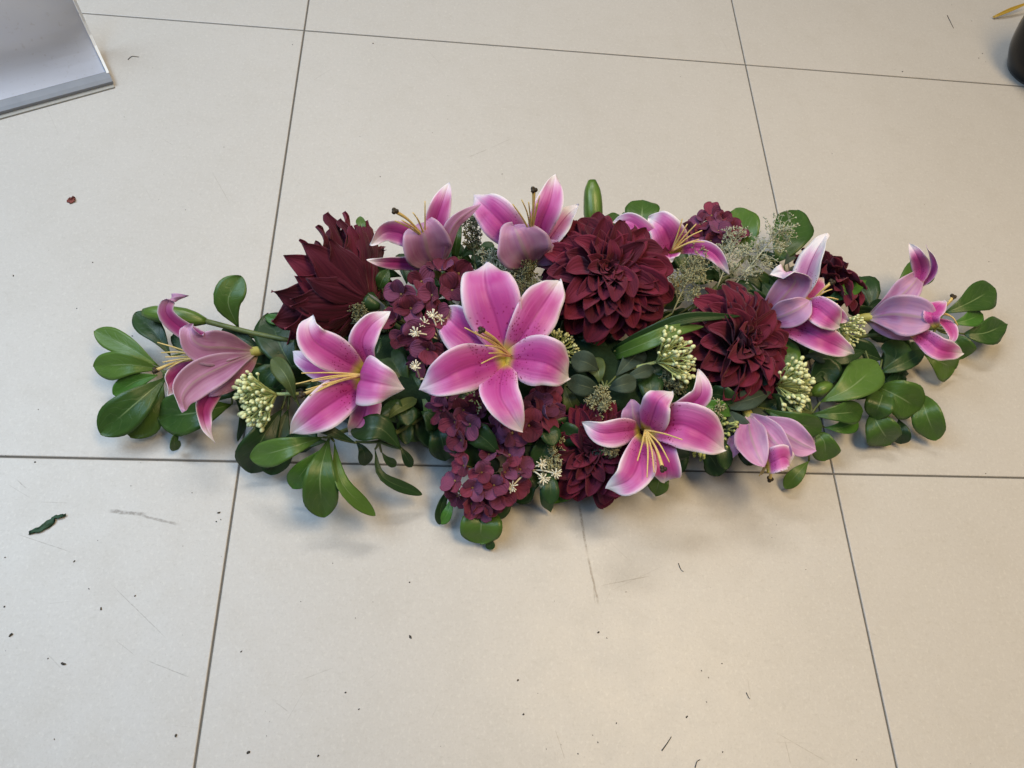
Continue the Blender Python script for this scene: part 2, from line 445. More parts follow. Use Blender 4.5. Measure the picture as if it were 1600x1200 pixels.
def tile_mat():
    g = G('glazed_tile'); p = g.pos(); ps = g.sep(p)
    big = g.noise(p, 3.2, 4, .6); med = g.noise(p, 26, 4, .6); fine = g.noise(p, 520, 3, .7)
    st = g.noise(g.comb(g.math('MULTIPLY', ps[0], 130), g.math('MULTIPLY', ps[1], 210), 0), 1, 4, .65)
    st2 = g.noise(g.comb(g.math('MULTIPLY', ps[0], 330), g.math('MULTIPLY', ps[1], 230), 3), 1, 3, .65)
    c = g.mix(big, (.455, .434, .412), (.525, .504, .484))
    c = g.mix(g.math('MULTIPLY', g.smooth(med, .42, .72), .18), c, (.40, .375, .34))
    c = g.mix(g.math('MULTIPLY', g.smooth(st, .5, .8), .36), c, (.37, .35, .32))
    c = g.mix(g.math('MULTIPLY', g.smooth(st2, .5, .74), .38), c, (.62, .60, .565))
    c = g.mix(g.math('MULTIPLY', g.smooth(fine, .5, .74), .34), c, (.35, .33, .295))
    c = g.mix(g.math('MULTIPLY', g.smooth(g.noise(p, 9, 6, .7), .52, .72), .10), c, (.40, .365, .32))
    jit = g.noise(p, 90, 4, .7)
    brk = g.smooth(g.noise(p, 300, 2), .35, .6)
    def F(x, y):
        q = P(x, y, 0); return (q.x, q.y)
    S = [((904, 780), (918, 872), 3.0, .62), ((917, 862), (936, 950), 2.6, .62), ((926, 905), (930, 945), 1.2, .4), ((930, 917), (1020, 899), .9, .5), ((950, 925), (1045, 880), .7, .25),
         ((166, 798), (232, 804), 4.4, .75), ((205, 801), (282, 821), 3.0, .6), ((22, 833), (115, 864), .8, .5), ((174, 913), (262, 1000), .8, .5),
         ((225, 1030), (300, 1060), 1.0, .45), ((180, 1000), (212, 1025), .7, .35), ((728, 247), (765, 232), 1.0, .45), ((765, 232), (800, 216), .7, .35),
         ((1210, 1143), (1300, 1195), .9, .35), ((1226, 1155), (1236, 1196), .9, .45), ((866, 1135), (884, 1190), .8, .4), ((25, 748), (42, 764), 1.2, .5),
         ((10, 755), (50, 780), .7, .3), ((60, 784), (112, 786), .7, .4), ((430, 1097), (452, 1113), .8, .4), ((565, 1070), (590, 1050), .6, .2),
         ((100, 306), (112, 300), .7, .3), ((1168, 1060), (1174, 1098), .7, .3)]
    r2 = random.Random(5)
    for _ in range(22):
        x_, y_, a_, l_ = r2.uniform(20, 1580), r2.choice([r2.uniform(30, 300), r2.uniform(820, 1180)]), r2.uniform(-1.2, 1.2), r2.uniform(18, 80)
        S.append(((x_, y_), (x_ + l_ * math.cos(a_), y_ + l_ * math.sin(a_)), r2.uniform(.5, 1.0), r2.uniform(.12, .32)))
    dirt = None
    for a, b, w, k in S:
        mk = g.math('MULTIPLY', seg_mask(g, ps, F(*a), F(*b), w * .00055, jit), k)
        dirt = mk if dirt is None else g.math('MAXIMUM', dirt, mk)
    dirt = g.math('MULTIPLY', dirt, g.math('ADD', .45, g.math('MULTIPLY', brk, .55)))
    c = g.mix(dirt, c, (.16, .13, .10))
    # old yellowish tape residue at one spot
    g.set('Base Color', c)
    smg = g.noise(p, 7, 5, .65)
    rr = g.math('ADD', g.math('ADD', .24, g.math('MULTIPLY', med, .12)), g.math('MULTIPLY', smg, .16))
    g.set('Roughness', g.math('ADD', rr, g.math('MULTIPLY', fine, .1))); g.set('Specular IOR Level', .5)
    g.bump(g.math('ADD', g.math('MULTIPLY', fine, .5), g.math('ADD', g.math('MULTIPLY', st2, .35), g.math('MULTIPLY', st, .35))), .22, .0006)
    return g.m
M_TILE = tile_mat()
M_GROUT = plain('grout', (.10, .094, .088), (.17, .16, .145), 300, .9, .1)

# ------------------------------------------------------------------ floor
def bevel_slab(x0, x1, y0, y1, zt, h, b):
    V = []
    for (ins, z) in ((0, zt - h), (0, zt - b), (b * .35, zt - b * .3), (b, zt)):
        V += [(x0 + ins, y0 + ins, z), (x1 - ins, y0 + ins, z), (x1 - ins, y1 - ins, z), (x0 + ins, y1 - ins, z)]
    F = []
    for l in range(3):
        for k in range(4):
            a = l * 4 + k; c = l * 4 + (k + 1) % 4
            F.append((a, c, c + 4, a + 4))
    F.append((12, 13, 14, 15)); F.append((3, 2, 1, 0))
    return V, F

TS, GW = 0.6, 0.0018
fl = Soup(); fl.add(bevel_slab(-1.8, 2.4, -1.2, 2.4, -0.0016, 0.03, 0.001))
floor = link('floor', fl.mesh('floor', [M_GROUT], False))
floor['kind'] = 'structure'
for ix in range(-3, 4):
    for iy in range(-2, 4):
        V, F = bevel_slab(GW / 2, TS - GW / 2, GW / 2, TS - GW / 2, 0, 0.008, 0.0009)
        if ix == -3 and iy == -2: tile_me = mesh('tile', V, F, [M_TILE], None, None, False)
        t = link('tile', tile_me, floor, False)
        t.location = (ix * TS, iy * TS, 0)
        t.rotation_euler = (rng.uniform(-.0006, .0006), rng.uniform(-.0006, .0006), 0)

# ------------------------------------------------------------------ tray with foam in the middle of the arrangement
def rounded(cx, cy, hx, hy, z0, z1, top, n=32, bulge=.0):
    V = []; F = []
    levels = [(z0, .9), (z0 + (z1 - z0) * .3, 1.0), (z0 + (z1 - z0) * .75, 1.0 - bulge * .3), (z1, top)]
    for z, s in levels:
        for k in range(n):
            t = 2 * math.pi * k / n
            c, sn = math.cos(t), math.sin(t)
            V.append((cx + hx * s * math.copysign(abs(c) ** .6, c), cy + hy * s * math.copysign(abs(sn) ** .6, sn), z))
    for l in range(len(levels) - 1):
        for k in range(n):
            a = l * n + k; b = l * n + (k + 1) % n
            F.append((a, b, b + n, a + n))
    F.append(tuple(range((len(levels) - 1) * n, len(levels) * n))); F.append(tuple(range(n - 1, -1, -1)))
    return V, F
FC = P(800, 590, 4.0)
tray = empty('flower_tray', (FC.x, FC.y, 0), 'low dark tray of floral foam hidden under the middle of the flowers', 'tray')
s = Soup(); s.add(rounded(FC.x, FC.y, .185, .055, 0.0, .03, 1.04)); link('tray_body', s.mesh('tray_body', [M_TRAY]), tray)
s = Soup(); s.add(rounded(FC.x, FC.y, .172, .046, .028, .062, .82, bulge=.2)); link('foam', s.mesh('foam', [M_FOAM]), tray)

def foam_point(p):
    """where a stem coming from p enters the foam"""
    p = Vector(p)
    x = max(FC.x - .15, min(FC.x + .15, FC.x + (p.x - FC.x) * .55))
    y = max(FC.y - .035, min(FC.y + .035, FC.y + (p.y - FC.y) * .4))
    return Vector((x, y, min(.055, max(.04, p.z * .8))))

def stem(parent, p, r=.0022, mat=None, sag=.0, name='stem', d0=None):
    p = Vector(p); q = foam_point(p)
    mid = p * .5 + q * .5 + Vector((0, 0, -.006 - sag))
    if d0 is not None: mid = p * .6 + q * .4 + Vector(d0)
    mid.z = max(mid.z, .006)
    link(name, tube(name, [p, mid, q], r, r * 1.1, mat or M_STEM, 10, 7), parent)

# ------------------------------------------------------------------ leafy branches
def leaf(parent, pts, w, mats=None, kind='leaf', roll=0, arch=None, cup=.12, ruffle=.03, name='leaf', roll_end=None, groove=.08):
    if mats is None: mats = (M_LEAF, M_LEAFB)
    if len(pts) == 2:
        a, b = pts
        lift = 1.0 if arch is None else arch
        pts = [a, ((a[0] + b[0]) / 2, (a[1] + b[1]) / 2, (a[2] + b[2]) / 2 + lift), b]
    wp = [P(*q) for q in pts]
    width = w * mpp(wp[len(wp) // 2])
    me = blade(name, wp, width, list(mats), kind, roll, roll_end, cup, ruffle, groove, .0006, 16, 9)
    return link(name, me, parent)

def branch(label, node, leaves, group='leafy green branches in the arrangement', name='leafy_branch', cat='branch', r=.0022, mats=None, stem_mat=None):
    """node = where the leaves meet; each leaf: (points, width, options)"""
    c = P(*node)
    o = empty(name, c, label, cat, group)
    stem(o, c, r, stem_mat)
    for L in leaves:
        pts, w = L[0], L[1]
        kw = dict(L[2]) if len(L) > 2 else {}
        if mats is not None and 'mats' not in kw: kw['mats'] = mats
        leaf(o, pts, w, **kw)
        # short leaf stalk back to the node
        b = P(*pts[0])
        if (b - c).length > .006:
            link('leaf_stalk', tube('leaf_stalk', [c, c * .5 + b * .5 + Vector((0, 0, -.002)), b], r * .7, r * .5, stem_mat or M_STEM, 6, 5), o)
    return o
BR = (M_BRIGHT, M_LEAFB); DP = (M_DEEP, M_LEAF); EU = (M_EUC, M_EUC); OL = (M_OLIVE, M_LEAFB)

branch('fan of five round-tipped green leaves at the far left end', (256, 582, 3.0), [
    ([(249, 573, 3), (205, 545, 4), (148, 517, 3.5)], 36), ([(251, 577, 3), (200, 570, 4.2), (146, 573, 3)], 46, {'roll': 6}),
    ([(247, 586, 3), (212, 596, 3), (177, 617, 2)], 34, {'mats': BR}), ([(262, 588, 3.5), (212, 630, 4), (157, 678, 2.2)], 58, {'roll': -6}),
    ([(255, 596, 2.5), (232, 640, 2.4), (203, 683, 1)], 58)])
branch('green leaves behind and below the leftmost lily', (375, 520, 4), [
    ([(267, 557, 3), (243, 520, 4), (211, 489, 3.5)], 38, {'mats': DP}), ([(373, 513, 5), (356, 470, 7.5), (377, 431, 8.5)], 46, {'roll': 8}),
    ([(362, 632, 2.5), (305, 645, 4), (247, 651, 2)], 66), ([(280, 672, 2), (272, 690, 2), (278, 703, .7)], 19, {'roll': 40}),
    ([(330, 545, 3), (300, 535, 3.5), (268, 525, 3)], 36, {'mats': DP}), ([(412, 548, 4), (380, 530, 4.6), (346, 516, 4)], 26, {'mats': DP}),
    ([(350, 590, 2.2), (380, 640, 2.6), (372, 690, .8)], 20, {'mats': DP, 'roll': 50})])
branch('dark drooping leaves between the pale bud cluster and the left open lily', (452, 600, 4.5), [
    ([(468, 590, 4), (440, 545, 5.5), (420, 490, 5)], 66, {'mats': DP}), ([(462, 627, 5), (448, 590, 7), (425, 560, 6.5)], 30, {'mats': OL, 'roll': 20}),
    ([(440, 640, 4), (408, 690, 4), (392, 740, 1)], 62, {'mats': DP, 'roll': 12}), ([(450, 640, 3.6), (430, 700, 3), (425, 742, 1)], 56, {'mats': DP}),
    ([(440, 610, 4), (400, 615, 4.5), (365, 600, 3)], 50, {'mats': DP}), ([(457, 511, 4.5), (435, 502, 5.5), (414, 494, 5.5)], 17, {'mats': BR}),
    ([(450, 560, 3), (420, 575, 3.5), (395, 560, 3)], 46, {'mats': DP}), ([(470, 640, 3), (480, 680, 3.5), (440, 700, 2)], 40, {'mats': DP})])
branch('spray of pale-veined green leaves pointing at the viewer below the left open lily', (516, 681, 5.5), [
    ([(505, 683, 6), (450, 700, 7.2), (391, 716, 4.5)], 44, {'roll': -8}), ([(514, 684, 6), (500, 745, 6.5), (505, 808, 3)], 56),
    ([(522, 690, 5.5), (535, 755, 6), (586, 806, 3.2)], 26, {'roll': 25}), ([(505, 700, 4.5), (475, 735, 4), (456, 762, 2)], 36, {'mats': BR}),
    ([(556, 692, 7), (515, 672, 8.5), (468, 651, 8)], 22, {'mats': DP, 'roll': -15}), ([(512, 690, 5), (480, 690, 5), (455, 690, 3.5)], 30, {'mats': DP})])
branch('dark green leaves curling out below the gap between the two open lilies', (592, 690, 5.5), [
    ([(628, 702, 5.5), (592, 668, 7.5), (548, 676, 6.5)], 44, {'mats': DP, 'roll': -10}), ([(586, 702, 4.5), (598, 745, 4.2), (660, 773, 2)], 20, {'mats': DP, 'roll': 25}),
    ([(556, 690, 4), (568, 705, 3.8), (572, 727, 2)], 24, {'mats': DP}), ([(596, 706, 4), (605, 718, 3.6), (619, 728, 2.4)], 15, {'mats': DP}),
    ([(624, 696, 4), (634, 712, 3.6), (643, 730, 2.4)], 16, {'mats': DP}), ([(603, 657, 6), (620, 640, 7), (651, 622, 6)], 22, {'mats': OL, 'roll': 30})])
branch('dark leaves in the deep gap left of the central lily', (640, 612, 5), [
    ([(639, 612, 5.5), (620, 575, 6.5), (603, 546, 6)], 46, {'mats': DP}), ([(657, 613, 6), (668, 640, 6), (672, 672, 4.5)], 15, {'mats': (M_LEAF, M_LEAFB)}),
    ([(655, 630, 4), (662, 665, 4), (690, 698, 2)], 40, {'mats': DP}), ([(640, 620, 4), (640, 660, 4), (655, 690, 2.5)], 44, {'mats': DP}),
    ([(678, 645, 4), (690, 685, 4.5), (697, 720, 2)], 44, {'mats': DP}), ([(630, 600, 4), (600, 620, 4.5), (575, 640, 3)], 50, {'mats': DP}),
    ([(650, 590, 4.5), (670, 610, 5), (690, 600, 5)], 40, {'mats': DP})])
branch('rounded green leaves under the lowest burgundy hydrangea cluster', (748, 776, 2.4), [
    ([(757, 788, 2.2), (752, 820, 2.6), (750, 849, .8)], 66, {'kind': 'round', 'mats': (M_LEAF, M_LEAFB)}), ([(765, 838, 1), (766, 850, .8), (765, 859, .4)], 15, {'mats': DP}),
    ([(702, 762, 2), (690, 790, 2), (687, 820, .6)], 20, {'mats': DP, 'roll': 30}), ([(706, 775, 1.8), (700, 800, 1.8), (688, 819, .6)], 18, {'mats': BR, 'roll': -20}),
    ([(735, 770, 2), (760, 790, 2), (800, 785, 1)], 44, {'mats': DP})])
branch('dark glossy leaves to the right of the lowest hydrangea cluster', (862, 718, 4), [
    ([(852, 750, 3), (825, 755, 3.4), (803, 782, 1.2)], 46, {'mats': DP}), ([(858, 662, 5), (852, 700, 5.4), (833, 731, 4)], 36, {'mats': DP, 'roll': 12}),
    ([(847, 752, 3), (853, 775, 2.8), (861, 801, .8)], 22, {'mats': DP, 'kind': 'pointed'}), ([(902, 745, 2.5), (884, 757, 2.6), (863, 787, 1)], 42, {'mats': BR, 'kind': 'pointed'}),
    ([(875, 735, 3), (876, 752, 3), (874, 778, 1.4)], 30, {'mats': DP}), ([(838, 680, 4.6), (832, 697, 5), (828, 716, 4.4)], 26, {'mats': EU})])
branch('grey-green rounded leaf sprig right of the central lily', (945, 606, 6.5), [
    ([(936, 578, 7), (915, 566, 8.2), (892, 562, 7.6)], 36), ([(940, 612, 7.2), (912, 603, 8.6), (886, 597, 8)], 33), ([(950, 608, 7), (970, 602, 8.4), (994, 596, 7.6)], 30),
    ([(972, 594, 7), (997, 584, 8), (1022, 575, 7.2)], 22), ([(936, 600, 6.4), (935, 582, 7), (925, 560, 6.4)], 32, {'mats': OL}), ([(882, 602, 6.4), (890, 625, 6.8), (901, 649, 5.4)], 26, {'mats': OL}),
    ([(878, 630, 5), (892, 655, 5.6), (914, 674, 4.6)], 40), ([(926, 680, 4.6), (908, 686, 5), (891, 700, 4)], 20), ([(962, 588, 6.2), (984, 565, 6.8), (1006, 543, 6.2)], 36),
    ([(1010, 585, 5.6), (1026, 580, 6.2), (1046, 572, 5.6)], 34, {'mats': DP}), ([(930, 620, 5), (945, 645, 5.2), (935, 665, 4.4)], 36, {'mats': DP}), ([(905, 610, 5), (880, 650, 5), (868, 640, 4)], 34, {'mats': DP}),
    ([(920, 690, 3.6), (895, 675, 4), (870, 690, 3)], 40, {'mats': DP}), ([(960, 560, 5.4), (930, 545, 6), (900, 548, 5.6)], 40, {'mats': DP})], 'grey-green sprigs', 'eucalyptus_sprig', 'sprig', .0018, EU)
branch('long strap-shaped lily leaves under the big dahlia', (968, 552, 6), [
    ([(960, 548, 6.5), (1010, 522, 9.2), (1075, 497, 11), (1158, 494, 11)], 20, {'kind': 'strap', 'mats': DP, 'roll': -12}),
    ([(958, 556, 6), (1010, 535, 9.6), (1055, 516, 10.4), (1100, 510, 10)], 26, {'kind': 'strap', 'mats': (M_LEAF, M_LEAFB), 'roll': 10})], cat='leaf')
branch('green leaves poking out below the lower right open lily', (1044, 736, 2.4), [
    ([(1042, 738, 2.6), (1030, 752, 2.6), (1024, 776, .8)], 34, {'kind': 'pointed'}), ([(1096, 634, 6.4), (1118, 636, 7), (1142, 650, 6)], 26, {'mats': BR, 'kind': 'pointed'}),
    ([(1060, 615, 5), (1050, 600, 5.6), (1075, 590, 5)], 40, {'mats': DP}), ([(1100, 660, 4), (1120, 680, 4.6), (1135, 665, 4)], 40, {'mats': DP})])
branch('dull grey-green leaves under the right-hand dahlia', (1150, 632, 5.4), [
    ([(1206, 612, 5.6), (1172, 624, 6.6), (1134, 634, 6)], 32), ([(1138, 640, 5.6), (1152, 664, 6), (1162, 690, 4.4)], 44), ([(1182, 606, 6), (1192, 596, 6.4), (1201, 583, 6)], 24),
    ([(1200, 640, 4), (1185, 650, 4.6), (1178, 665, 4)], 30)], 'grey-green sprigs', 'eucalyptus_sprig', 'sprig', .0018, EU)
branch('green leaves around the right-hand pale bud cluster', (1268, 646, 4.4), [
    ([(1211, 602, 5), (1222, 562, 6.6), (1222, 524, 6.4)], 54, {'kind': 'round', 'roll': -10}), ([(1195, 640, 4.6), (1240, 660, 5.6), (1284, 672, 4)], 44, {'roll': -6}), ([(1266, 648, 4.6), (1310, 646, 5.6), (1349, 643, 4)], 38),
    ([(1288, 668, 3), (1315, 668, 3.4), (1341, 657, 2.6)], 28, {'mats': BR}), ([(1282, 628, 5), (1328, 606, 6.4), (1373, 568, 6)], 58, {'roll': 8}), ([(1272, 672, 3), (1288, 690, 3.4), (1290, 720, 1.2)], 44),
    ([(1264, 720, 2), (1246, 740, 2), (1226, 763, .7)], 24), ([(1240, 640, 3.6), (1215, 630, 4.4), (1190, 655, 3.4)], 40, {'mats': DP}), ([(1265, 600, 4), (1285, 580, 4.4), (1300, 600, 4)], 50, {'mats': DP}),
    ([(1210, 590, 4), (1250, 540, 4.4), (1275, 545, 4)], 50, {'mats': DP})])
branch('cluster of rounded green leaves at the lower right end', (1374, 600, 3.6), [
    ([(1374, 605, 4.2), (1405, 620, 5), (1438, 640, 3.4)], 62, {'kind': 'round'}), ([(1438, 616, 3), (1448, 648, 3.6), (1464, 688, 1.4)], 46, {'kind': 'round'}), ([(1362, 645, 3), (1376, 670, 3.2), (1392, 694, 1)], 54, {'kind': 'round'}),
    ([(1404, 655, 2), (1408, 674, 2.2), (1406, 694, .8)], 30, {'mats': DP}), ([(1382, 608, 4), (1374, 632, 4.6), (1364, 654, 3)], 42, {'kind': 'round'}), ([(1376, 582, 4.4), (1412, 568, 5.4), (1449, 546, 5)], 26, {'mats': DP, 'kind': 'pointed'}),
    ([(1378, 562, 3.6), (1350, 552, 4.2), (1318, 548, 3.6)], 46, {'mats': DP}), ([(1352, 548, 4.6), (1326, 556, 5.2), (1298, 564, 4.6)], 26, {'mats': DP}), ([(1350, 600, 3), (1330, 585, 3.4), (1300, 590, 3)], 50, {'mats': DP}),
    ([(1380, 580, 3), (1400, 555, 3.4), (1395, 530, 3)], 44, {'mats': DP})])
branch('green leaves fanned out behind the rightmost lily', (1462, 512, 3.8), [
    ([(1474, 490, 4), (1512, 474, 5), (1555, 450, 4)], 50), ([(1487, 506, 3.8), (1512, 500, 4.4), (1535, 490, 3.8)], 32, {'mats': BR}), ([(1507, 522, 3), (1540, 520, 3.4), (1574, 506, 2.4)], 44, {'kind': 'pointed'}),
    ([(1482, 522, 3), (1498, 540, 3.2), (1506, 560, 2)], 44), ([(1446, 556, 2.6), (1470, 566, 2.8), (1492, 576, 1.4)], 54), ([(1388, 466, 4), (1420, 440, 5.4), (1454, 410, 5)], 46), ([(1350, 487, 3.6), (1362, 478, 4), (1380, 470, 4)], 14, {'mats': DP})])
branch('rounded green leaves standing up at the back right', (1168, 400, 6), [
    ([(1166, 396, 6), (1162, 360, 7), (1148, 326, 6.4)], 52, {'kind': 'round'}), ([(1214, 408, 6), (1234, 370, 7), (1246, 328, 6)], 62, {'kind': 'round'}), ([(1200, 430, 5), (1220, 450, 5.4), (1250, 440, 5)], 40, {'mats': DP}),
    ([(1190, 440, 5), (1210, 470, 5.4), (1200, 490, 5)], 40, {'mats': DP})])
branch('pointed bright green leaf beside the back right dahlia', (1288, 473, 5.4), [([(1290, 471, 6), (1322, 456, 7), (1354, 438, 6.6)], 24, {'kind': 'pointed', 'mats': BR, 'roll': 12})], cat='leaf')
branch('rounded green leaves behind the top of the big dahlia', (985, 372, 7), [
    ([(1000, 362, 7), (1003, 336, 8), (1004, 312, 7.6)], 54, {'kind': 'round'}), ([(962, 360, 7), (956, 348, 7.6), (954, 333, 7)], 28, {'kind': 'round'}), ([(975, 355, 7), (978, 345, 7.6), (985, 335, 7)], 24)])
branch('narrow upright leaves between the two back lilies', (716, 402, 7), [
    ([(710, 402, 7.5), (714, 374, 9.5), (720, 346, 10)], 15, {'kind': 'strap', 'roll': 20}), ([(722, 402, 6.5), (735, 390, 7), (752, 386, 7)], 22, {'mats': DP}), ([(740, 420, 6), (775, 410, 6.4), (790, 395, 6)], 36, {'mats': DP})])
branch('small green leaves around the side-facing dahlia', (592, 448, 6.5), [
    ([(592, 452, 7), (598, 436, 8), (608, 420, 8)], 22, {'kind': 'pointed'}), ([(570, 372, 8), (565, 355, 9), (562, 338, 9)], 15), ([(590, 455, 5.5), (575, 450, 6), (560, 448, 6)], 30, {'mats': DP}),
    ([(610, 470, 5), (590, 490, 5), (600, 520, 4.6)], 40, {'mats': DP}), ([(500, 515, 4), (530, 540, 4.6), (560, 545, 4.4)], 36, {'mats': DP})])
branch('dried silvery grey leaf curled beside the side-facing dahlia', (606, 498, 6), [
    ([(604, 498, 6.4), (578, 474, 7.8), (556, 462, 7.4)], 30, {'mats': (M_SILVER, M_SILVER), 'roll': 20, 'kind': 'strap'}), ([(600, 500, 6), (575, 492, 6.6), (545, 478, 6)], 26, {'mats': (M_SILVER, M_SILVER), 'roll': -15, 'kind': 'strap'})], 'dried leaves', 'dried_leaf', 'leaf')
branch('small grey rolled leaves between the right lily and its dahlia', (1258, 560, 4.6), [
    ([(1256, 556, 5.2), (1275, 556, 5.6), (1293, 562, 5)], 18, {'mats': EU}), ([(1262, 470, 5.6), (1280, 440, 6), (1284, 425, 6)], 26, {'mats': EU}), ([(1225, 415, 6), (1234, 403, 6.6), (1240, 393, 6.4)], 16, {'mats': EU})], 'grey-green sprigs', 'eucalyptus_sprig', 'sprig', .0016)

# mass of dark leaves deep inside that nobody could count
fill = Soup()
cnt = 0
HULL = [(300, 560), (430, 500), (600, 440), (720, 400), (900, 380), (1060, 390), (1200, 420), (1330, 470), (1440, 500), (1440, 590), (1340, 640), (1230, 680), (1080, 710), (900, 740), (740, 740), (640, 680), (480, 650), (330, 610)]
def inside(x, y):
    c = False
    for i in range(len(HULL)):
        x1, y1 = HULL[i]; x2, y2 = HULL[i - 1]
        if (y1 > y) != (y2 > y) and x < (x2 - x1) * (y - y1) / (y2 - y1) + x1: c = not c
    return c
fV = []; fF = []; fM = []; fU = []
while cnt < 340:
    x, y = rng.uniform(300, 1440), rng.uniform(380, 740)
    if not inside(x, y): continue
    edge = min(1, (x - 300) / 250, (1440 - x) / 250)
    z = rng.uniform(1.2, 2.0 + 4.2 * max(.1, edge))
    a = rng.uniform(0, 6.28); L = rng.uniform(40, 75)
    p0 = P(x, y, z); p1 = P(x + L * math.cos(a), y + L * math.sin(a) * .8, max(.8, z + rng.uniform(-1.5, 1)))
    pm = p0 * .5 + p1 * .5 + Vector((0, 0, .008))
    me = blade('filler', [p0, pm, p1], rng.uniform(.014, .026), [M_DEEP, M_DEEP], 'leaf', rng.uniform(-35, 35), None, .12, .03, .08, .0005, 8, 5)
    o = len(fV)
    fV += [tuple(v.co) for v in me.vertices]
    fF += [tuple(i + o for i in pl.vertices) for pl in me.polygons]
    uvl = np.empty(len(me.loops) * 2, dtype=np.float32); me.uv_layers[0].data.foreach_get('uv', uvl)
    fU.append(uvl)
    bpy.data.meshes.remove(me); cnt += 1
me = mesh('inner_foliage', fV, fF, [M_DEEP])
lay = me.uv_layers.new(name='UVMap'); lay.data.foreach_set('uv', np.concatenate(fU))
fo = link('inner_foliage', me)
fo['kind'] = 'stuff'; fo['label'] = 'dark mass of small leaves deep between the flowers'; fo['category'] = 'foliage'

# ------------------------------------------------------------------ lilies
def lily(label, base, petals, stam_from, stam_to, stigma=None, back=None):
    b = P(*base)
    o = empty('pink_lily', b, label, 'lily', 'pink lilies in the arrangement')
    for pt in petals:
        pts, w = pt[0], pt[1]
        kw = dict(pt[2]) if len(pt) > 2 else {}
        wp = [P(*q) for q in pts]
        width = w * mpp(wp[len(wp) // 2])
        kw.setdefault('cup', .16); kw.setdefault('ruffle', .075); kw.setdefault('groove', .10)
        mats_ = [M_LFP if kw.pop('pale', 0) else M_LF, back or M_LB]
        link('petal', blade('petal', wp, width, mats_, kw.pop('kind', 'lily'), thick=.00045, nt=28, ns=15, tip_curl=kw.pop('tip_curl', .55), **kw), o)
    s0 = P(*stam_from)
    for k, e in enumerate(stam_to):
        q = P(*e)
        mid = s0 * .5 + q * .5 + Vector((0, 0, .006 * (1 if k % 2 else .4)))
        link('stamen', tube('stamen', [s0, mid, q], .0011, .00055, M_STAMEN, 10, 6), o)
    if stigma:
        q = P(*stigma); mid = s0 * .45 + q * .55 + Vector((0, 0, .005))
        pi = link('pistil', tube('pistil', [s0, mid, q], .0012, [.0012, .0010, .0018], M_STAMEN, 10, 7), o)
        sg = Soup()
        for k in range(3):
            d = Vector((math.cos(k * 2.1), math.sin(k * 2.1), .2)) * .0016
            sg.add(ball_data(q + d, .0022, 7, 5))
        l = bpy.data.objects.new('stigma', sg.mesh('stigma', [M_ANTHER])); COL.objects.link(l); l.parent = pi
    # flower base and stem
    d = (s0 - b); d = d.normalized() if d.length > 1e-4 else Vector((0, 0, 1))
    back_ = b - d * .012
    link('receptacle', tube('receptacle', [b + d * .006, b, back_], .0055, [.0050, .0048, .0026], M_THROAT, 8, 9), o)
    stem(o, back_, .0024)
    return o

R18 = {'roll': 180}
lily('far left pink lily lying on its side, its mauve back towards the viewer', (400, 549, 5), [
    ([(400, 549, 5), (355, 543, 7.2), (318, 541, 8.6), (300, 528, 9.4), (304, 507, 9.8)], 55, {'roll': 176, 'cup': -.3, 'kind': 'trumpet'}),
    ([(400, 552, 5), (350, 572, 6.8), (307, 594, 7.6), (284, 620, 7.8), (285, 645, 8)], 53, {'roll': 184, 'cup': -.3, 'kind': 'trumpet'}),
    ([(380, 545, 4.6), (320, 532, 5), (282, 512, 6.4), (259, 488, 8), (268, 467, 9), (297, 461, 9.2)], 30, {'roll': 18}),
    ([(372, 568, 4.2), (341, 600, 4.8), (319, 635, 5.2), (322, 665, 5.4), (338, 690, 5)], 32, {'roll': 28}),
    ([(400, 553, 4.6), (372, 580, 5), (340, 608, 5), (325, 620, 5)], 40, {'roll': 180}),
    ([(335, 565, 4.8), (292, 580, 5.2), (266, 598, 5.6), (267, 617, 6)], 42, {'roll': 20})],
    (318, 560, 6.4), [(246, 535, 7), (252, 551, 7), (254, 566, 7), (262, 576, 6.6), (258, 558, 7)], (243, 579, 6))
lily('open pink lily left of the central one, facing left, with long yellow stamens', (584, 594, 6), [
    ([(567, 580, 7.6), (526, 556, 10), (492, 533, 11.2), (482, 510, 11.8), (488, 490, 12)], 60, {'roll': -6}),
    ([(584, 580, 7), (566, 540, 9.6), (578, 510, 10.6), (610, 485, 11)], 44, {'roll': 8}),
    ([(574, 598, 7), (560, 592, 10.4), (590, 598, 12.4), (636, 608, 11)], 80, {'roll': 4, 'cup': -.1}),
    ([(568, 598, 7.4), (530, 622, 9.6), (490, 650, 10), (452, 680, 8.4)], 68, {'roll': 6}),
    ([(580, 600, 6.4), (572, 640, 7.2), (562, 662, 7.2), (543, 680, 6)], 46, {}),
    ([(564, 588, 6.2), (510, 576, 7.4), (475, 562, 7.8), (455, 548, 7.8)], 46, {})],
    (572, 586, 9), [(471, 583, 11.4), (462, 600, 11.6), (478, 609, 11.4), (490, 612, 11), (487, 596, 12), (483, 618, 11)], (472, 617, 10.6))
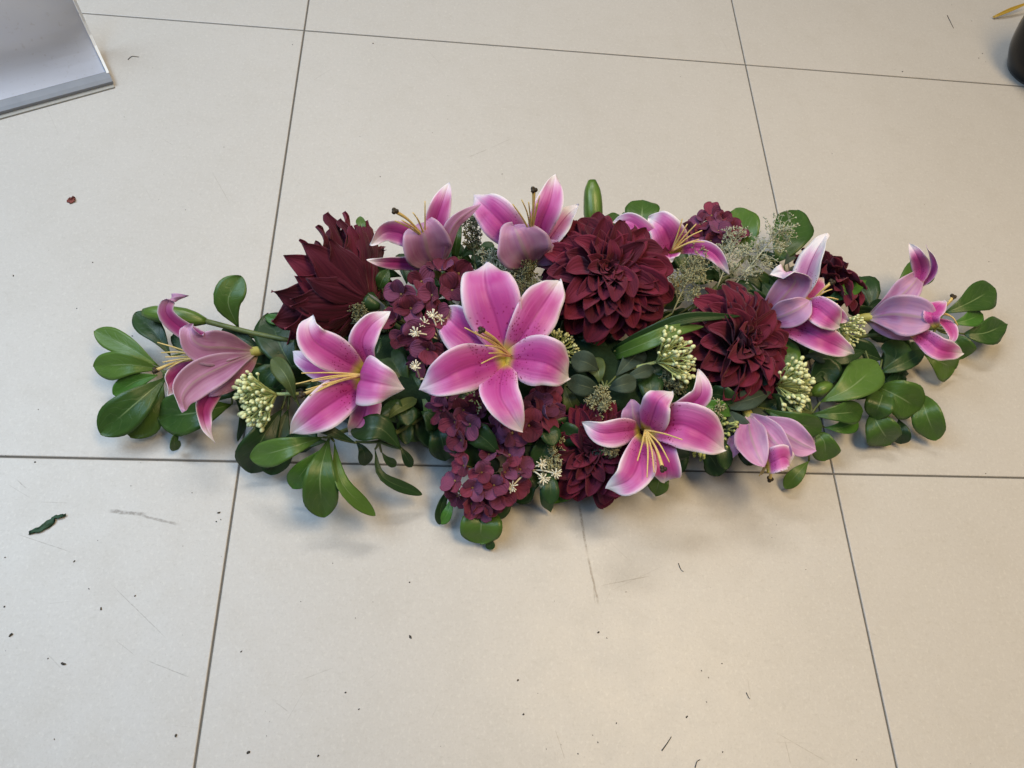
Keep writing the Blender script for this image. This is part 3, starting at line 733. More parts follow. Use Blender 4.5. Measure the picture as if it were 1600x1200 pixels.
lily('large fully open pink lily at the centre, facing the viewer', (785, 560, 8), [
    ([(786, 556, 8.6), (740, 528, 10), (710, 506, 10.6), (688, 482, 10)], 74, {'roll': 6}),
    ([(792, 560, 9.2), (776, 500, 11.8), (759, 446, 13.2), (757, 404, 12)], 92, {'roll': 3, 'cup': .10}),
    ([(793, 558, 9.2), (822, 516, 11.8), (850, 474, 12.6), (877, 434, 11.8)], 70, {'roll': -8, 'cup': .1}),
    ([(790, 562, 9.2), (781, 610, 11.2), (797, 645, 11.4), (818, 677, 10)], 64, {'roll': 8, 'cup': .1}),
    ([(788, 560, 9.4), (832, 562, 12), (864, 572, 12.4), (894, 592, 10.4)], 82, {'roll': -5, 'cup': .06}),
    ([(792, 560, 9.4), (735, 572, 12), (696, 590, 12.2), (651, 611, 10.4)], 76, {'roll': 5, 'cup': .06})],
    (798, 556, 10.2), [(726, 512, 14.4), (742, 518, 15), (757, 527, 14.6), (752, 568, 13.2), (764, 552, 14), (758, 540, 14.6)], (752, 516, 15.2))
lily('back left pink lily with one petal standing up and a dark stigma', (682, 424, 7.6), [
    ([(668, 386, 10), (636, 368, 12), (604, 362, 12.8), (580, 384, 12.4)], 38, {'roll': 8}),
    ([(680, 418, 8), (642, 412, 9.6), (606, 410, 10.6), (575, 408, 11.6)], 26, {'roll': 45, 'roll_end': 20}),
    ([(680, 384, 10), (680, 352, 12.4), (690, 320, 14), (702, 284, 15)], 38, {'roll': -5}),
    ([(690, 415, 8.5), (699, 375, 12), (714, 345, 13.6), (750, 319, 14)], 26, {'roll': 155}),
    ([(684, 424, 7.6), (669, 396, 10.4), (663, 370, 12.4), (658, 354, 12.9), (655, 350, 12.4)], 74, {'roll': 178, 'cup': -.30, 'kind': 'trumpet', 'tip_curl': .1})],
    (664, 372, 12), [(617, 345, 15), (645, 332, 15.4), (650, 338, 15), (664, 314, 15.6), (628, 344, 15)], (617, 330, 15.6))
lily('back middle pink lily with a white-edged petal spread to the left', (828, 416, 8.6), [
    ([(825, 388, 10), (800, 364, 12.2), (770, 334, 13.4), (737, 302, 12.8)], 62, {'roll': 5, 'cup': .05}),
    ([(838, 386, 10), (846, 350, 13), (859, 316, 14.8), (869, 269, 15.6)], 46, {'roll': 0}),
    ([(848, 390, 10), (866, 362, 12), (884, 338, 13), (904, 318, 13.8)], 40, {'roll': 10, 'roll_end': 35, 'pale': 1}),
    ([(828, 415, 8.5), (802, 402, 9.4), (778, 384, 10)], 34, R18), ([(836, 412, 9), (856, 394, 10.8), (872, 376, 11.8)], 44, R18),
    ([(830, 416, 8.6), (820, 394, 11.4), (811, 372, 12.8), (806, 360, 13.2), (804, 355, 12.8)], 84, {'roll': 178, 'cup': -.30, 'kind': 'trumpet', 'tip_curl': .1})],
    (830, 366, 12.6), [(801, 319, 16.4), (815, 312, 16.8), (843, 306, 17), (839, 318, 16.6), (826, 316, 17)], (834, 297, 17.4))
lily('back right pink lily half hidden behind the big dahlia', (1048, 402, 8.8), [
    ([(1036, 394, 9.6), (1012, 368, 11.8), (985, 346, 12.2), (955, 346, 11)], 32, {'roll': 0}),
    ([(1052, 398, 9.4), (1048, 378, 11.4), (1036, 354, 12.8), (1012, 338, 12)], 58, {'roll': 0, 'kind': 'strap'}),
    ([(1055, 393, 9.4), (1086, 387, 11.4), (1116, 396, 12), (1140, 430, 10.8)], 26, {'roll': -10}),
    ([(1050, 395, 9.8), (1047, 401, 11.2), (1050, 410, 11)], 30, {'roll': 0})],
    (1050, 392, 10.6), [(1066, 342, 13.8), (1074, 350, 13.8), (1088, 350, 13.6), (1097, 360, 13.4), (1092, 374, 13), (1101, 378, 13)])
lily('right pink lily turned sideways with lilac petal backs and a white curled tip', (1188, 498, 7), [
    ([(1247, 470, 7), (1256, 440, 8.8), (1268, 405, 10.6), (1291, 362, 12)], 46, {'roll': 15, 'roll_end': 50, 'pale': 1}),
    ([(1258, 470, 7), (1272, 452, 7.8), (1287, 432, 8.2)], 26, {}),
    ([(1190, 496, 7), (1222, 466, 9.8), (1243, 438, 11.6), (1230, 424, 12.6), (1203, 428, 12)], 50, {'roll': 176, 'cup': -.25}),
    ([(1203, 507, 6.6), (1250, 514, 8.4), (1290, 532, 9), (1337, 554, 7.6)], 44, {'roll': 5}),
    ([(1270, 476, 8.4), (1295, 486, 8.8), (1327, 503, 8.2)], 26, {'roll': -10}),
    ([(1256, 476, 9.4), (1275, 480, 10.8), (1296, 496, 11.2), (1315, 512, 10)], 46, {'roll': 4}),
    ([(1190, 504, 7), (1222, 494, 9.2), (1248, 482, 10.6), (1265, 470, 10.9)], 46, {'roll': 176, 'cup': -.30, 'kind': 'trumpet', 'tip_curl': .1})],
    (1266, 472, 9.4), [(1293, 446, 11.2), (1310, 468, 11), (1309, 475, 10.8), (1300, 452, 11.2), (1288, 472, 11)], (1300, 441, 11.6), M_LBL)
lily('rightmost pink lily on its side with a lilac trumpet and two curled tips', (1355, 496, 5), [
    ([(1432, 452, 7.8), (1456, 430, 9.8), (1460, 408, 11), (1445, 384, 12)], 17, {'roll': 50}),
    ([(1432, 450, 8.4), (1440, 422, 10), (1433, 400, 11.6), (1420, 380, 12)], 27, {'roll': 0}),
    ([(1355, 494, 5), (1395, 472, 7.4), (1424, 446, 8.8), (1438, 425, 9.2)], 40, {'roll': 174, 'cup': -.30, 'kind': 'trumpet', 'tip_curl': .1}),
    ([(1420, 516, 6.4), (1448, 530, 7.8), (1470, 546, 8.2), (1508, 553, 7)], 36, {'roll': 5}),
    ([(1456, 496, 6.8), (1479, 506, 8.2), (1489, 525, 8.2), (1480, 541, 7.6)], 20, {'roll': 30}),
    ([(1355, 500, 4.6), (1395, 514, 5.4), (1428, 530, 6.2)], 30, R18),
    ([(1355, 497, 5), (1395, 491, 7.4), (1430, 494, 8.8), (1452, 499, 9.2), (1460, 502, 8.8)], 62, {'roll': 178, 'cup': -.30, 'kind': 'trumpet', 'tip_curl': .1}),
    ([(1464, 512, 9.0), (1456, 492, 9.8), (1476, 467, 9.4)], 30, {'roll': 0})],
    (1466, 490, 8), [(1488, 466, 9), (1494, 462, 9), (1486, 494, 8.8), (1497, 509, 8.6)], (1489, 464, 9.4), M_LBL)
lily('lower right open pink lily with stamens hanging towards the viewer', (1006, 664, 6), [
    ([(1002, 668, 7), (990, 652, 8.6), (988, 636, 9.2), (986, 626, 9.2)], 46, {'roll': 180, 'kind': 'strap'}),
    ([(1020, 664, 7.6), (1062, 642, 10.2), (1092, 622, 11.6), (1097, 600, 12.4), (1092, 576, 12.8)], 42, {'roll': -28}),
    ([(1000, 670, 7), (975, 674, 8.8), (940, 676, 9.4), (907, 660, 8.8)], 46, {'roll': 5}),
    ([(1014, 682, 7), (1030, 714, 8), (1042, 738, 7.6), (1040, 758, 6)], 62, {'roll': -5, 'kind': 'strap'}),
    ([(1004, 680, 7.6), (999, 720, 9.6), (982, 750, 9.8), (944, 766, 8)], 60, {'roll': 4}),
    ([(1012, 672, 7.4), (1058, 662, 10.4), (1100, 678, 10.6), (1137, 704, 9)], 76, {'roll': -4}),
    ([(1012, 676, 7.4), (1020, 648, 10.6), (1030, 624, 12.2), (1052, 608, 11.6)], 54, {'roll': 12, 'kind': 'strap', 'cup': -.1})],
    (1008, 672, 8.6), [(996, 720, 11.2), (1011, 746, 10.8), (1033, 720, 11.2), (1046, 722, 11), (1066, 687, 11.4), (1022, 738, 11)], (1036, 733, 11.6))
lily('small half-closed pink lily low at the right, pointing down at the floor', (1168, 646, 5.4), [
    ([(1164, 660, 4.8), (1150, 690, 5.2), (1132, 724, 4.6)], 26, R18),
    ([(1180, 650, 5.2), (1220, 674, 6.6), (1250, 692, 7), (1273, 702, 6.8)], 50, {'roll': 176, 'cup': -.25, 'kind': 'trumpet'}),
    ([(1196, 726, 7.2), (1214, 718, 8.6), (1228, 714, 8.6), (1240, 724, 7.8)], 42, {'roll': 0, 'kind': 'strap'}),
    ([(1170, 646, 5.4), (1172, 676, 7), (1182, 706, 8), (1194, 730, 8)], 52, {'roll': 178, 'cup': -.30, 'kind': 'trumpet', 'tip_curl': .1}),
    ([(1170, 646, 5.6), (1194, 672, 7.6), (1216, 696, 8.4), (1236, 712, 8.2)], 46, {'roll': 178, 'cup': -.30, 'kind': 'trumpet', 'tip_curl': .1})],
    (1200, 716, 5.4), [(1186, 744, 4.2), (1190, 742, 4.2)], (1203, 749, 4), M_LBP)

# lily buds
def bud(label, tip, base, wpx, stem_to=None, kink=None):
    a, b = P(*base), P(*tip)
    o = empty('lily_bud', a, label, 'bud', 'closed green lily buds')
    r = wpx * .5 * mpp(a * .5 + b * .5)
    n, sd = 16, 12
    V, F = tube_data([a, a * .5 + b * .5 + Vector((0, 0, .002)), b], r, [r * .35, r * .8, r, r * 1.0, r * .95, r * .82, r * .42], n, sd)
    V = np.array(V)
    for i in range(n):                      # three shallow grooves between the closed petals
        c = V[i * sd:(i + 1) * sd].mean(0)
        for k in range(sd):
            V[i * sd + k] = c + (V[i * sd + k] - c) * (1 - .13 * (k % 4 == 0))
    uv = [((i % sd) / sd, (i // sd) / (n - 1)) for i in range(len(V))]
    link('closed_petals', mesh('closed_petals', V, F, [M_BUD], None, uv), o)
    e = P(*stem_to) if stem_to else foam_point(a)
    mid = a * .5 + e * .5 + Vector((0, 0, -.002))
    link('stem', tube('stem', [a, mid, e], .0028, .0024, M_STEM, 10, 7), o)
    if stem_to: stem(o, e, .0024)
    return o
bud('closed green lily bud lying behind the far left lily', (224, 488, 5.2), (322, 502, 5.4), 30, (452, 532, 5.6))
bud('closed green lily bud standing up behind the big dahlia', (925, 282, 11), (927, 362, 8.6), 30)
bud('yellow-green bud tip behind the right-hand pale bud cluster', (1300, 602, 5), (1268, 616, 4.6), 22)

# ------------------------------------------------------------------ dahlias
UP = np.array([0, 0, 1.])
def petal_variants(name, n, mats, kind, wfrac, curl, cup, ruffle, nt=9, ns=7):
    out = []
    for k in range(n):
        c = curl * rng.uniform(.6, 1.4)
        pts = [(0, 0, 0), (.35, rng.uniform(-.02, .02), .10 * c), (.7, rng.uniform(-.03, .03), .16 * c), (1.0, rng.uniform(-.05, .05), (.10 - .12 * rng.rand()) * c)]
        out.append(blade(name, pts, wfrac * rng.uniform(.85, 1.15), mats, kind, rng.uniform(-8, 8), None, cup * rng.uniform(.6, 1.5), ruffle, .12, .008, nt, ns, face=(0, 0, 1)))
    return out
DAH = petal_variants('petal', 9, [M_DAHLIA, M_DAHLIAB], 'dahlia', .46, 1.15, .55, .07, 13, 9)
DAHW = petal_variants('petal', 5, [M_DAHLIA, M_DAHLIAB], 'pointed', .46, -.28, .12, .16, 15, 11)

def axis_frame(ax):
    z = Vector(ax).normalized()
    x = Vector((0, 0, 1)).cross(z)
    if x.length < 1e-3: x = Vector((1, 0, 0))
    x.normalize(); y = z.cross(x)
    return Matrix((x, y, z)).transposed()

def dahlia(label, centre, axis, rad_px, rows, variants=None, stem_on=True, jit=8, ljit=.09):
    """rows: (count, angle from the axis, relative length, offset along the axis)"""
    variants = variants or DAH
    c = P(*centre); R = rad_px * mpp(c)
    A = axis_frame(axis)
    o = empty('burgundy_dahlia', c, label, 'dahlia', 'burgundy dahlias in the arrangement')
    o.rotation_euler = A.to_euler()
    for (n, ang, ln, off) in rows:
        ph = rng.uniform(0, 6.28)
        for k in range(n):
            az = ph + 2 * math.pi * (k + rng.uniform(-.22, .22)) / n
            el = math.radians(90 - ang + rng.uniform(-jit, jit))
            p = link('petal', variants[rng.randint(len(variants))], o, False)
            p.rotation_euler = (Matrix.Rotation(az, 3, 'Z') @ Matrix.Rotation(-el, 3, 'Y') @ Matrix.Rotation(rng.uniform(-.3, .3), 3, 'X')).to_euler()
            s_ = R * ln * rng.uniform(1 - ljit, 1 + ljit)
            p.scale = (s_, s_ * rng.uniform(.9, 1.15), s_)
            r0 = R * .10
            p.location = (math.cos(az) * r0 * math.sin(math.radians(ang)), math.sin(az) * r0 * math.sin(math.radians(ang)), R * off)
    # calyx under the head
    cal = mesh('calyx', *tube_data([(0, 0, R * -.0), (0, 0, -min(R * .12, .006)), (0, 0, -min(R * .26, .013))], R * .2, [min(R * .24, .011), min(R * .17, .008), .003], 6, 9), [M_DEEP])
    link('calyx', cal, o, False)
    if stem_on:
        w = c - Vector(axis).normalized() * R * .25
        q = foam_point(w)
        V, F = tube_data([w, w * .5 + q * .5, q], .0028, .003, 10, 7)
        inv = A.transposed()
        V = [inv @ (Vector(v) - c) for v in V]
        link('stem', mesh('stem', V, F, [M_STEM]), o, False)
    return o
ROWS = [(17, 98, 1.0, -.06), (17, 87, .99, .0), (16, 76, .94, .05), (15, 65, .85, .10), (13, 53, .74, .14), (11, 40, .60, .17), (8, 26, .46, .2), (5, 12, .34, .22)]
dahlia('largest burgundy dahlia, facing up right beside the central lily', (942, 435, 8.8), (-.02, -.26, .96), 97, ROWS)
dahlia('burgundy dahlia right of the pale bud cluster, turned to the right', (1143, 540, 6.4), (.40, -.30, .86), 90, ROWS)
dahlia('low burgundy dahlia half hidden under the lower right open lily', (926, 704, 3.6), (-.1, -.45, .85), 78, ROWS[1:])
dahlia('burgundy dahlia seen from behind at the back right edge', (1284, 446, 4.6), (.52, .50, .55), 62, [(14, 92, 1.0, -.04), (13, 80, .98, .0), (12, 62, .9, .06), (9, 40, .7, .1), (5, 18, .5, .15)])
dahlia('burgundy dahlia seen from the side at the back left', (576, 472, 7.4), (-.84, .50, -.22), 120, [(17, 60, 1.0, -.01), (17, 56, 1.04, .0), (15, 49, 1.04, .01), (11, 37, 1.0, .03), (8, 25, .95, .05)], DAHW, jit=4, ljit=.13)

# ------------------------------------------------------------------ hydrangeas
HYD = petal_variants('petal', 7, [M_HYD, M_HYDB], 'floret', 1.02, .7, .20, .06, 10, 9)
BEAD = Soup(); BEAD.add(ball_data((0, 0, .07), .085, 8, 5)); BEAD.add(tube_data([(0, 0, .05), (.05, 0, -.4), (0, 0, -.9)], .05, .04, 5, 5))
BEADM = BEAD.mesh('floret', [M_STEMO])
def hydrangea(label, centre, florets, size_px=27):
    c = P(*centre)
    o = empty('burgundy_hydrangea', c, label, 'hydrangea', 'burgundy hydrangea clusters')
    for (x, y, z) in florets:
        p = P(x, y, z)
        out = (p - c); out = out.normalized() if out.length > .001 else Vector((0, 0, 1))
        nrm = ((CAM - p).normalized() * .55 + out * .6 + Vector((rng.uniform(-.6, .6), rng.uniform(-.6, .6), rng.uniform(-.1, .4)))).normalized()
        f = link('floret', BEADM, o, False)
        S = size_px * mpp(p) * rng.uniform(.88, 1.12)
        f.location = p - c; f.scale = (S, S, S)
        f.rotation_euler = (axis_frame(nrm) @ Matrix.Rotation(rng.uniform(0, 6.28), 3, 'Z')).to_euler()
        n = 4
        for k in range(n):
            q = link('petal', HYD[rng.randint(len(HYD))], f, False)
            q.rotation_euler = (Matrix.Rotation(2 * math.pi * k / n + rng.uniform(-.15, .15), 3, 'Z') @ Matrix.Rotation(-rng.uniform(.0, .85), 3, 'Y') @ Matrix.Rotation(rng.uniform(-.3, .3), 3, 'X')).to_euler()
            s_ = rng.uniform(.9, 1.12); q.scale = (s_, s_ * rng.uniform(.95, 1.15), s_)
            q.location = (0, 0, .02 * k)
    stem(o, c - Vector((0, 0, .012)), .0024, M_STEMO)
    return o
hydrangea('burgundy hydrangea cluster left of the central lily, below the back left lily', (662, 490, 7), [(628, 460, 9), (658, 440, 9.6), (688, 424, 9.6), (716, 428, 9.4), (706, 454, 10), (676, 462, 10.4), (642, 482, 10), (620, 500, 8.4), (652, 520, 9.4), (684, 494, 9.8), (632, 532, 8), (668, 545, 8.4), (700, 520, 8.6), (700, 556, 7.4), (660, 565, 7)])
hydrangea('burgundy hydrangea cluster directly under the central lily', (770, 640, 5), [(700, 622, 6.4), (690, 640, 6), (724, 640, 7.2), (712, 660, 6.6), (735, 662, 7.4), (722, 688, 6.4), (752, 632, 7), (790, 655, 7), (812, 640, 7.4), (838, 628, 7.6), (852, 616, 7.2), (846, 648, 7.6), (826, 664, 7.4), (800, 676, 7), (772, 668, 6.6), (856, 636, 6.6), (760, 600, 7)])
hydrangea('lowest burgundy hydrangea cluster, nearest the viewer', (755, 740, 3), [(712, 708, 5), (726, 728, 5.8), (752, 738, 6.2), (764, 710, 5.8), (796, 712, 5.6), (812, 734, 5), (788, 738, 5.8), (772, 758, 5.6), (738, 762, 5.4), (712, 752, 4.8), (736, 786, 4), (756, 794, 3.6), (784, 772, 4.8), (804, 758, 4.4), (716, 774, 3.8), (770, 784, 4)], 24)
hydrangea('small burgundy hydrangea cluster at the back right', (1112, 366, 5.6), [(1094, 352, 7), (1112, 338, 7.6), (1130, 344, 7.6), (1098, 368, 7), (1122, 362, 8), (1142, 358, 7.2), (1110, 376, 7.4), (1082, 362, 6.6), (1150, 372, 6.4)], 20)

# ------------------------------------------------------------------ pale bud clusters
def stalk_variants(nv, mb):
    out = []
    for k in range(nv):
        s_ = Soup(); b = rng.uniform(.05, .16)
        tip = np.array([rng.uniform(-.03, .03), rng.uniform(-.03, .03), .92])
        s_.add(tube_data([(0, 0, 0), (b * .3, 0, .35), (b, 0, .68), tip + [b * 1.1, 0, 0]], 0.030, .024, 7, 5), 0)
        s_.add(ball_data(tip + [b * 1.12, 0, .03], .058 * rng.uniform(.85, 1.15), 7, 5, (0, 0, 1), 1.3), 1)
        for j in range(rng.randint(1, 3)):
            d = 1.15 * np.array([rng.uniform(-.16, .16), rng.uniform(-.16, .16), rng.uniform(-.06, .06)])
            t2 = tip + [b * 1.1, 0, 0] + d
            s_.add(tube_data([(b, 0, .68), ((b + t2[0]) / 2, t2[1] / 2, .8), t2], .020, .017, 5, 5), 0)
            s_.add(ball_data(t2 + [0, 0, .03], .050 * rng.uniform(.8, 1.2), 7, 5, (0, 0, 1), 1.3), 1)
        out.append(s_.mesh('bud_stalk', [M_SEDUM, mb]))
    return out
SED = stalk_variants(7, M_SEDB); SEDG = stalk_variants(5, M_SEDG)
def umbel(label, base, head, n=30, half=52, variants=None, stem_to=None):
    a, b = P(*base), P(*head)
    o = empty('pale_bud_cluster', a, label, 'bud cluster', 'pale green bud clusters')
    L = (b - a).length; A = axis_frame(b - a)
    for k in range(n):
        th = math.radians(half) * math.sqrt((k + .5) / n); az = k * 2.399963 + rng.uniform(-.2, .2)
        q = link('bud_stalk', (variants or SED)[rng.randint(len(variants or SED))], o, False)
        q.rotation_euler = (A @ Matrix.Rotation(az, 3, 'Z') @ Matrix.Rotation(th, 3, 'Y')).to_euler()
        s_ = L * rng.uniform(.85, 1.05); q.scale = (s_, s_, s_)
    stem(o, a, .0017, M_SEDUM)
    return o
umbel('cream-green bud cluster under the far left lily', (432, 616, 5), (374, 634, 6.4), 34, 46)
umbel('cream-green bud cluster between the big dahlia and the right-hand dahlia', (1026, 566, 7.6), (1082, 546, 10), 34, 50)
umbel('cream-green bud cluster right of the right-hand dahlia', (1210, 602, 5), (1268, 606, 7.4), 34, 48)
umbel('cream bud cluster just below the side-facing dahlia', (512, 520, 4.6), (462, 502, 6.2), 26, 48)
umbel('small cream-green bud cluster beside the tip of the right lily', (1308, 510, 4.6), (1345, 522, 6), 20, 44)
umbel('cream bud cluster tucked under the lower edge of the big dahlia', (866, 550, 6.4), (898, 530, 8), 22, 56)
umbel('yellow-green bud cluster behind the lower right open lily', (1104, 668, 4.4), (1128, 706, 5.6), 24, 62, SEDG)
umbel('small cream flower head right under the central lily', (742, 622, 7), (740, 608, 9), 16, 60)

# ------------------------------------------------------------------ feathery filler sprigs
def feather(label, base, tip, wpx, dens=1.0, mat=None, seed=1):
    a, b = P(*base), P(*tip)
    r_ = np.random.RandomState(seed)
    o = empty('feathery_sprig', a, label, 'sprig', 'feathery olive filler sprigs')
    pts = spline([a, a * .5 + b * .5 + Vector((0, 0, .006)), b], 14)
    link('sprig_stem', tube('sprig_stem', [Vector(p) for p in pts[::4]] + [b], .0009, .0005, mat or M_FERN, 10, 5), o)
    stem(o, a, .0011, M_STEM)
    s_ = Soup(); W = wpx * .5 * mpp(b)
    L = (b - a).length
    nb = int(34 * dens)
    for k in range(nb):
        t = .15 + .85 * (k + .5) / nb
        i = min(12, int(t * 13)); p = pts[i] * (1 - (t * 13 - i)) + pts[i + 1] * (t * 13 - i)
        T = pts[i + 1] - pts[i]; T /= np.linalg.norm(T)
        d = r_.normal(size=3); d -= T * d.dot(T) * .6; d /= np.linalg.norm(d)
        d = d * .8 + T * .6; d /= np.linalg.norm(d)
        bl = W * (1.05 - .45 * t) * r_.uniform(.7, 1.15)
        q = p + d * bl
        s_.add(tube_data([p, p * .5 + q * .5 + T * bl * .08, q], .00032, .00022, 4, 3, False))
        for j in range(7):
            f = r_.uniform(.35, 1.0); m_ = p + d * bl * f
            d2 = d * .7 + r_.normal(size=3) * .55; d2 /= np.linalg.norm(d2)
            e = m_ + d2 * W * r_.uniform(.14, .34)
            s_.add(tube_data([m_, e], .00030, .00022, 3, 3, False))
            for h in range(3):
                d3 = d2 + r_.normal(size=3) * .7; d3 /= np.linalg.norm(d3)
                e2 = e + d3 * r_.uniform(.0012, .0032)
                s_.add(tube_data([e, e2], .00036, .00062, 3, 3, True))
    f = link('florets', s_.mesh('florets', [mat or M_FERN]), o)
    f['kind'] = 'stuff'
    return o
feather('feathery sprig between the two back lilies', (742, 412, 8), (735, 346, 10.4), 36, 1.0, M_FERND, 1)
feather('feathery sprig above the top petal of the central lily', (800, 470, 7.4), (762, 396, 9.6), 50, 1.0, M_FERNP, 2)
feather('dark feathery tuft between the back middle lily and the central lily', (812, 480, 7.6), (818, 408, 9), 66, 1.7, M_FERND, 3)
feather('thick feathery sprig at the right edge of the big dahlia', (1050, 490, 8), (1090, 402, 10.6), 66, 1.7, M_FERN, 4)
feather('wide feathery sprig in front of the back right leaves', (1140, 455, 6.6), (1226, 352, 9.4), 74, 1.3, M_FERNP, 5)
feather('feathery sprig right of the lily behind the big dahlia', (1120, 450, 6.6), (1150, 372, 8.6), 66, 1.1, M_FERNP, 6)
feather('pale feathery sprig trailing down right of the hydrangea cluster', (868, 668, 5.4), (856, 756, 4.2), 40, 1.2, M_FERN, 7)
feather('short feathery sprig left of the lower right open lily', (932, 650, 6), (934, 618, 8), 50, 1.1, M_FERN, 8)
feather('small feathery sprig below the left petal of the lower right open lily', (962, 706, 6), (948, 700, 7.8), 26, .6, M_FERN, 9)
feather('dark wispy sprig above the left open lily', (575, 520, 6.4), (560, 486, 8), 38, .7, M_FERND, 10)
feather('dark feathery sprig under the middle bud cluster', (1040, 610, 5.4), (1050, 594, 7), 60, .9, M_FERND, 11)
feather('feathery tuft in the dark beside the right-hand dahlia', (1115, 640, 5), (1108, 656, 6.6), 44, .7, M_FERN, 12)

# ------------------------------------------------------------------ cream starry flowers
def stars(label, root, heads):
    a = P(*root)
    o = empty('cream_star_flower', a, label, 'flower', 'cream starry filler flowers')
    stem(o, a, .0010, M_CREAM)
    for h in heads:
        q = P(*h)
        st_ = link('flower_stalk', tube('flower_stalk', [a, a * .5 + q * .5 + Vector((0, 0, .003)), q], .0008, .0009, M_CREAM, 7, 5), o)
        s_ = Soup(); s_.add(ball_data(q, .0022, 7, 5))
        ax = ((CAM - q).normalized() + (q - a).normalized() * .8).normalized(); A = axis_frame(ax)
        for k in range(14):
            d = A @ Vector((math.cos(k * 2.4), math.sin(k * 2.4), .35 + .5 * (k % 3)))
            d.normalize(); e = q + d * .0062 * rng.uniform(.8, 1.15)
            s_.add(tube_data([q, e], .00045, .0007, 3, 4))
        l = bpy.data.objects.new('flower_head', s_.mesh('flower_head', [M_CREAM])); COL.objects.link(l); l.parent = st_
stars('cream starry flowers on pale stalks left of the central lily', (688, 532, 8.6), [(676, 494, 10.6), (650, 520, 10.4), (664, 506, 10.2), (690, 500, 10)])
stars('cream starry flower against the left tip of the central lily', (656, 592, 7), [(649, 573, 9)])
stars('cream starry flowers between the hydrangeas and the low dahlia', (828, 734, 4.4), [(849, 748, 5.6), (800, 760, 5.8), (868, 740, 5.4), (846, 726, 5.4)])

# ------------------------------------------------------------------ panel at the upper left corner
def panel():
    g = G('panel_white'); o_ = g.obj()
    ns = g.noise(o_, 14, 4); sc = g.noise(o_, 160, 3)
    g.set('Base Color', g.mix(g.math('MULTIPLY', g.smooth(sc, .6, .8), .4), g.mix(ns, (.68, .74, .90), (.74, .80, .95)), (.42, .42, .46)))
    g.set('Roughness', .28); g.set('Metallic', .3)
    grey = plain('panel_grey_rubber', (.20, .215, .25), (.26, .275, .31), 60, .45)
    clear = plain('panel_lip', (.26, .25, .23), (.40, .39, .36), 400, .5)
    a = P(178, 131, .3); b = P(-60, 196, .3)              # front edge on the floor
    ed = (b - a).normalized(); inn = Vector((-ed.y, ed.x, 0))
    if inn.dot(Vector((0, 1, 0))) < 0: inn = -inn
    a0 = Vector((a.x, a.y, 0)); Lx = (b - a).length + .25
    root = empty('sloping_panel', a0, 'white sloping panel with a grey rubber front edge in the upper left corner', 'panel')
    # cross-section: flat sheet rising gently, then curving upwards
    prof_ = [(0.012, .006), (.025, .007), (.040, .009), (.053, .013), (.063, .021), (.070, .034), (.074, .055), (.077, .09), (.079, .15)]
    V = []; F = []; n = len(prof_)
    skew = -.42
    for s_ in (0, 1):
        for t_ in (0, .0018):
            for (d, z) in prof_:
                p = a0 + ed * (.003 + s_ * Lx + (1 - s_) * d * .0) + inn * d
                V.append((p.x, p.y, z - t_))
    for i in range(n - 1):
        F.append((i, i + 1, 2 * n + i + 1, 2 * n + i)); F.append((n + i + 1, n + i, 3 * n + i, 3 * n + i + 1))
        F.append((i + 1, i, n + i, n + i + 1))
    me = mesh('sheet', V, F, [g.m]); link('sheet', me, root)
    # raised side edge
    pts = []
    s1 = Soup()
    V = []; F = []
    for (d, z) in prof_:
        for (dx, dz) in ((-.0005, -.004), (.0025, -.004), (.0025, .004), (-.0005, .004)):
            p = a0 + ed * dx + inn * d; V.append((p.x, p.y, max(.0005, z + dz)))
    for i in range(n - 1):
        for k in range(4):
            F.append((i * 4 + k, i * 4 + (k + 1) % 4, i * 4 + 4 + (k + 1) % 4, i * 4 + 4 + k))
    F.append((3, 2, 1, 0)); F.append(tuple((n - 1) * 4 + k for k in range(4)))
    link('side_edge', mesh('side_edge', V, F, [plain('panel_edge', (.72, .72, .72), (.80, .80, .80), 60, .4)], None, None, False), root)
    # rubber strip: rounded bar along the front edge
    def bar(name, d0, d1, z0, z1, mat, e0=.0):
        V = []; F = []
        sec = [(d0, z0), (d0, z1 * .6 + z0 * .4), (d0 * .75 + d1 * .25, z1), (d0 * .3 + d1 * .7, z1 * 1.0), (d1, z1 * .9 + z0 * .1), (d1, z0)]
        for s_ in (e0, Lx):
            for d, z in sec:
                p = a0 + ed * s_ + inn * d; V.append((p.x, p.y, z))
        m_ = len(sec)
        for k in range(m_): F.append((k, (k + 1) % m_, m_ + (k + 1) % m_, m_ + k))
        F.append(tuple(range(m_ - 1, -1, -1))); F.append(tuple(range(m_, 2 * m_)))
        link(name, mesh(name, V, F, [mat], None, None, False), root)
    bar('rubber_strip', .0, .016, .0035, .0095, grey)
    bar('front_lip', -.004, .010, .0003, .003, clear, .001)
panel()

